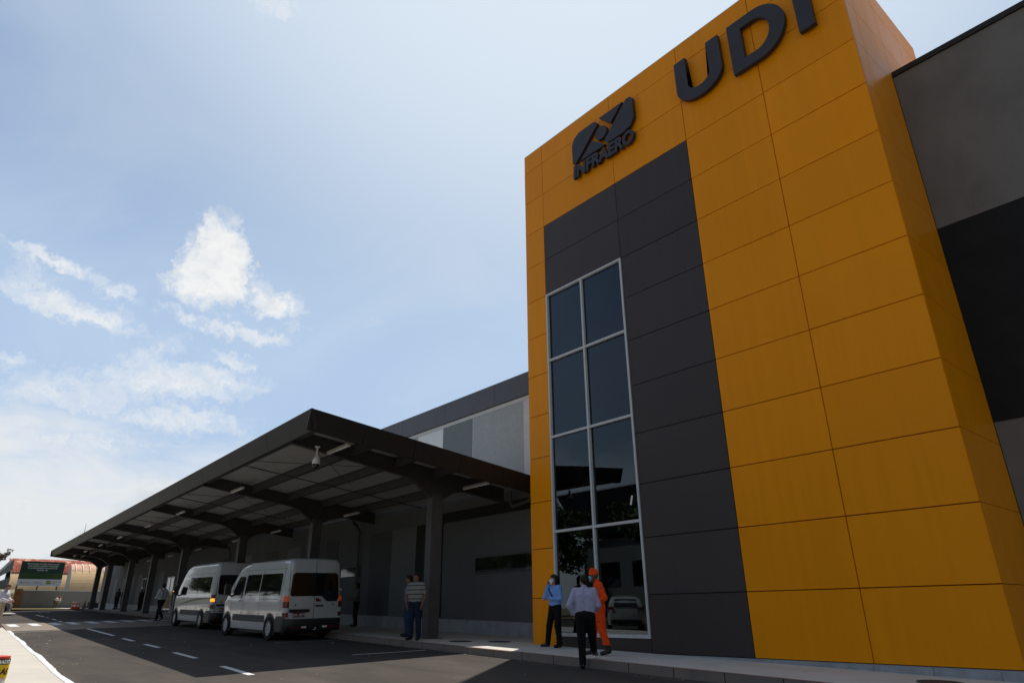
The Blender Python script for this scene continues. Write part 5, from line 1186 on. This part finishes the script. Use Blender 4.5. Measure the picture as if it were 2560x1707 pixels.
# ------------------------------------------------------------------ background
def bg():
    W = thing('boundary_wall', 'grey concrete wall beyond the road at the far left', 'wall', (-71, 0, 1.6))
    bm = bmesh.new(); box(bm, -.25, .0, -3.75, 9, -.4, 1.68); fin('wall', bm, M['backwall'], W)
    bm = bmesh.new(); box(bm, -.28, .03, -3.75, 9, 1.681, 1.76); fin('coping', bm, M['trim'], W)
    bm = bmesh.new(); box(bm, -.3, .1, -4.35, -3.76, -.4, 1.85); tag(fin('wall_pillar', bm, M['post_brown']), 'rusty brown pillar at the left end of the grey wall', 'pillar').location = (-71, 0, 1.6)
    o = strip('embankment', [-112, -90, -72, -71.1], lambda x: -60, lambda x: 40, lambda x, y: {-112: 4.6, -90: 3.6, -72: 3.05, -71.1: 1.6+(1.5 if y < -20 else 0)}[x] - (1.5 if y < -20 else 0), M['soil'], ny=5)
    # site sign
    S = thing('construction_sign', 'large dark green works sign with white lettering on posts behind the grey wall', 'sign', (-73, -2.3, 3.8))
    bm = bmesh.new(); box(bm, -.08, 0, -1.93, 1.87, .0, 2.38); fin('panel', bm, M['signwhite'], S)
    bm = bmesh.new(); box(bm, .001, .01, -1.93, 1.87, 1.22, 2.38); fin('dark_green_field', bm, M['signgreen'], S)
    bm = bmesh.new(); box(bm, .001, .01, -1.93, 1.87, .66, 1.219); fin('grass_green_field', bm, M['signgreen2'], S)
    RX = Matrix.Rotation(R(90), 4, 'Z') @ Matrix.Rotation(R(90), 4, 'X')
    me = text_mesh('Desenvolvimento de projetos básico e executivo\ne obra de reforma, ampliação e modernização\ndo terminal de passageiros do aeroporto de\nUberlândia - MG', .165, .002, bold=.002, align='CENTER')
    me.transform(Matrix.Translation((.012, -.03, 2.10)) @ RX @ Matrix.Diagonal((.86, 1, 1, 1))); link_mesh('lettering', me, M['lettering'], S)
    for s, y, z, sz in (('INFRAERO', -1.45, .28, .13), ('MINISTÉRIO DA\nINFRAESTRUTURA', -.55, .36, .10), ('PÁTRIA AMADA\nBRASIL', 1.05, .38, .13)):
        me = text_mesh(s, sz, .002, align='LEFT'); me.transform(Matrix.Translation((.004, y, z)) @ RX); link_mesh('lettering', me, M['greylettering'], S)
    bm = bmesh.new(); box(bm, .001, .008, -1.62, -1.50, .26, .38); fin('emblem', bm, M['greylettering'], S)
    bm = bmesh.new(); box(bm, .001, .008, .55, .95, .20, .52); fin('flag_emblem', bm, mat('flag green', (.02, .16, .04), .5), S)
    bm = bmesh.new(); bm.faces.new([bm.verts.new((.011, a, b)) for a, b in ((.57, .30), (.93, .36), (.93, .44), (.57, .38))]); fin('flag_emblem', bm, M['labelyellow'], S)
    for y in (-1.85, -.1, 1.6):
        bm = bmesh.new(); box(bm, -.22, -.09, y-.06, y+.06, -1.6, 2.2); fin('post', bm, M['steel'], S)
    # hangar: long barrel roof behind, tan barrel in front at the right
    Hh = thing('hangar', 'old hangar with a rusty red barrel roof and tan cladding beyond the wall', 'hangar', (-120, 0, 4.0))
    def barrel_shell(bm, x_front, zb, zt, depth, y0, y1, y_l=None, ribs=0, t0=0, t1=1, off=0):
        n = 14; ny = max(1, ribs); rows = []
        for j in range(ny+1):
            y = y0+(y1-y0)*j/ny; bump = .05 if (ribs and j % 2) else 0
            rows.append([bm.verts.new((x_front-depth*(1-math.cos(R(90)*(t0+(t1-t0)*i/n)))+bump*1+off, y, zb+(zt-zb)*math.sin(R(90)*(t0+(t1-t0)*i/n))+bump*.6+off)) for i in range(n+1)])
        for A, B in zip(rows, rows[1:]):
            for i in range(n): bm.faces.new((A[i], B[i], B[i+1], A[i+1]))
    bm = bmesh.new(); barrel_shell(bm, 2, -.5, 5.8, 9, -1.2, 22, ribs=120, t0=.42, off=.02); fin('roof', bm, M['rust'], Hh)
    bm = bmesh.new(); barrel_shell(bm, 1.9, -.5, 5.7, 9, -.9, 22, ribs=1, t1=.5); fin('wall', bm, M['tan'], Hh)
    # stepped dark side lean-to at the left end
    bm = bmesh.new()
    hexa(bm, [(-8, -4.6, -.4), (1.6, -4.6, -.4), (1.6, -.92, -.4), (-8, -.92, -.4), (-8, -4.2, 1.0), (1.2, -4.2, 1.0), (1.2, -.92, 2.6), (-8, -.92, 2.6)])
    hexa(bm, [(-8, -3.2, 2.0), (1.3, -3.2, 2.0), (1.3, -.92, 3.6), (-8, -.92, 3.6), (-8, -2.4, 3.2), (.9, -2.4, 3.2), (.5, -.92, 5.3), (-8, -.92, 5.3)])
    fin('lean_to', bm, M['opp'], Hh)
    bm = bmesh.new(); n = 12; c = [( -7+9*(math.cos(R(90)*i/n)), -.5+6.2*math.sin(R(90)*i/n)) for i in range(n+1)]
    bm.faces.new([bm.verts.new((x, -.93, z)) for x, z in c]+[bm.verts.new((-7, -.93, -.5))]); fin('gable_wall', bm, M['opp'], Hh)
    H2 = thing('hangar', 'tan curved-wall hangar with pale roof ribs at the right of the green sign', 'hangar', (-112, 0, 4.0))
    bm = bmesh.new(); barrel_shell(bm, 1.5, -.6, 4.5, 4.5, 6.0, 10.2, ribs=1); barrel_shell(bm, 1.5, -.6, 4.5, 4.5, 10.2, 24, ribs=1); fin('wall', bm, M['tan'], H2)
    bm = bmesh.new(); barrel_shell(bm, 1.53, -.6, 4.53, 4.5, 6.0, 22, ribs=1, t0=.58); fin('roof', bm, mat('weathered peach roof', (.55, .30, .18), .8, noise=(.8, .25)), H2)
    for k in range(9):
        bm = bmesh.new(); y = 6.5+k*.95; barrel_shell(bm, 1.60, -.6, 4.6, 4.5, y, y+.14, ribs=1, t0=.55, t1=.92); fin('roof_rib', bm, M['white'], H2)
    bm = bmesh.new(); n = 12; c = [(-3+4.45*math.cos(R(90)*i/n), -.6+5.05*math.sin(R(90)*i/n)) for i in range(n+1)]
    bm.faces.new([bm.verts.new((x, 5.98, z)) for x, z in c]+[bm.verts.new((-3, 5.98, -.6))]); fin('gable_wall', bm, M['trim'], H2)
    bm = bmesh.new()
    for k in range(60): box(bm, 1.62, 1.68, 6.1+k*.17, 6.16+k*.17, -.2, .55)
    tag(fin('railing', bm, M['steel']), 'dark picket railing along the foot of the tan hangar', 'railing').location = (-112, 0, 4.0)
bg()

# ------------------------------------------------------------------ trees
def tree(loc, h, r, lab, leafm='leaf', seed=1, nleaf=5000, trunk_h=.4, name='tree', grp=None):
    rn = random.Random(seed); nr = np.random.RandomState(seed)
    t = thing(name, lab, 'tree', loc, 0, grp)
    bm = bmesh.new(); tube(bm, [(0, 0, -.3), (.05, .05, h*.2), (-.08, .05, h*trunk_h), (.1, 0, h*.68)], [h*.035, h*.028, h*.022, h*.01], 10)
    tips = []
    for k in range(9):
        a = rn.uniform(0, 6.28); z0 = h*rn.uniform(trunk_h*.75, .62); rr = r*rn.uniform(.5, .85); z1 = h*rn.uniform(.55, .92)
        p = Vector((0, 0, z0)); q = Vector((rr*math.cos(a), rr*math.sin(a), z1)); mid = p.lerp(q, .5)+Vector((0, 0, -.04*h))
        tube(bm, [p, mid, q], [h*.014, h*.009, h*.004], 7); tips += [q, mid.lerp(q, .6)]
    fin('trunk', bm, M['bark'], t, 60)
    cl = []
    for tp in tips+[Vector((0, 0, h*.9))]:
        for _ in range(3): cl.append((np.array(tp)+nr.normal(0, .16*r, 3), r*nr.uniform(.16, .34)))
    n = nleaf; ci = nr.randint(0, len(cl), n); d = nr.normal(0, 1, (n, 3)); d /= np.linalg.norm(d, axis=1)[:, None]
    pos = np.array([cl[i][0] for i in ci])+d*np.array([cl[i][1] for i in ci])[:, None]*(nr.uniform(.35, 1, n)**.5)[:, None]*np.array([1, 1, .75])
    sz = nr.uniform(.6, 1.3, n)*r*.045; a = nr.normal(0, 1, (n, 3)); a /= np.linalg.norm(a, axis=1)[:, None]; b = np.cross(a, nr.normal(0, 1, (n, 3))); b /= np.linalg.norm(b, axis=1)[:, None]
    v = np.stack([pos-a*sz[:, None], pos+b*sz[:, None]*.55, pos+a*sz[:, None], pos-b*sz[:, None]*.55], 1).reshape(-1, 3)
    me = bpy.data.meshes.new('crown'); me.from_pydata(v.tolist(), [], [[4*i, 4*i+1, 4*i+2, 4*i+3] for i in range(n)]); me.update(); link_mesh('crown', me, M[leafm], t)
    return t
tree((-90, -6.1, 3.0), 5.8, 2.0, 'reddish tree at the left edge beyond the grey wall', 'leafred', 5, 3500, .35)
TG = 'trees across the road, mirrored in the tower window'
for i, (x, y, h, r, l) in enumerate(((-14, -27, 8.6, 4.4, 'leafy green tree across the road behind the parked silver car'), (-3, -31, 7.2, 4.0, 'low spreading green tree across the road'), (-37, -34, 9, 4.6, 'broad green tree across the road behind the nearer row'), (-50, -35, 9.5, 4.8, 'high green tree at the back of the roadside trees'), (-27, -26, 8.6, 4.2, 'tall dense green tree across the road, left of the others'), (8, -34, 8.5, 4.5, 'green tree across the road behind the viewer'), (-40, -19, 8.5, 4.4, 'round green tree across the road opposite the third column'), (-50, -22, 9.5, 4.6, 'tall green tree across the road opposite the raised crossing'), (-61, -18.5, 9, 4.8, 'wide green tree by the cross road'), (-75, -23, 10, 5, 'large green tree beyond the cross road'), (-67, -27, 10, 5.5, 'broad crowned green tree just beyond the cross road corner'), (-88, -31, 12, 6.5, 'tallest and farthest green tree beyond the cross road'))):
    tree((x, y, -.2-.0235*x), h, r, l, 'leaf', 20+i, 7000, .33, grp=TG)
# building across the road with a flared dark roof, seen only as a reflection
def opposite():
    t = thing('building', 'low dark building across the road with a wide flared roof edge', 'building', (-21, -44, 0))
    bm = bmesh.new(); box(bm, -14, 8, -9, 5, -.3, 7.6); fin('wall', bm, M['opp'], t)
    bm = bmesh.new(); hexa(bm, [(-14.5, -9.5, 8.0), (8.4, -9.5, 8.0), (8.4, 5.4, 8.0), (-14.5, 5.4, 8.0), (-16, -11, 12.0), (10, -11, 12.0), (10, 7, 12.0), (-16, 7, 12.0)]); fin('roof', bm, M['steel'], t)
    bm = bmesh.new(); box(bm, -16.1, 10.1, -11.1, 7.1, 12.01, 12.15); fin('roof_edge', bm, M['trim'], t)
    for k in range(5):
        bm = bmesh.new(); box(bm, -12+k*4, -9.6+k*4, 5.01, 5.05, 3.2, 5.4); fin('window', bm, M['vanglass'], t)
opposite()
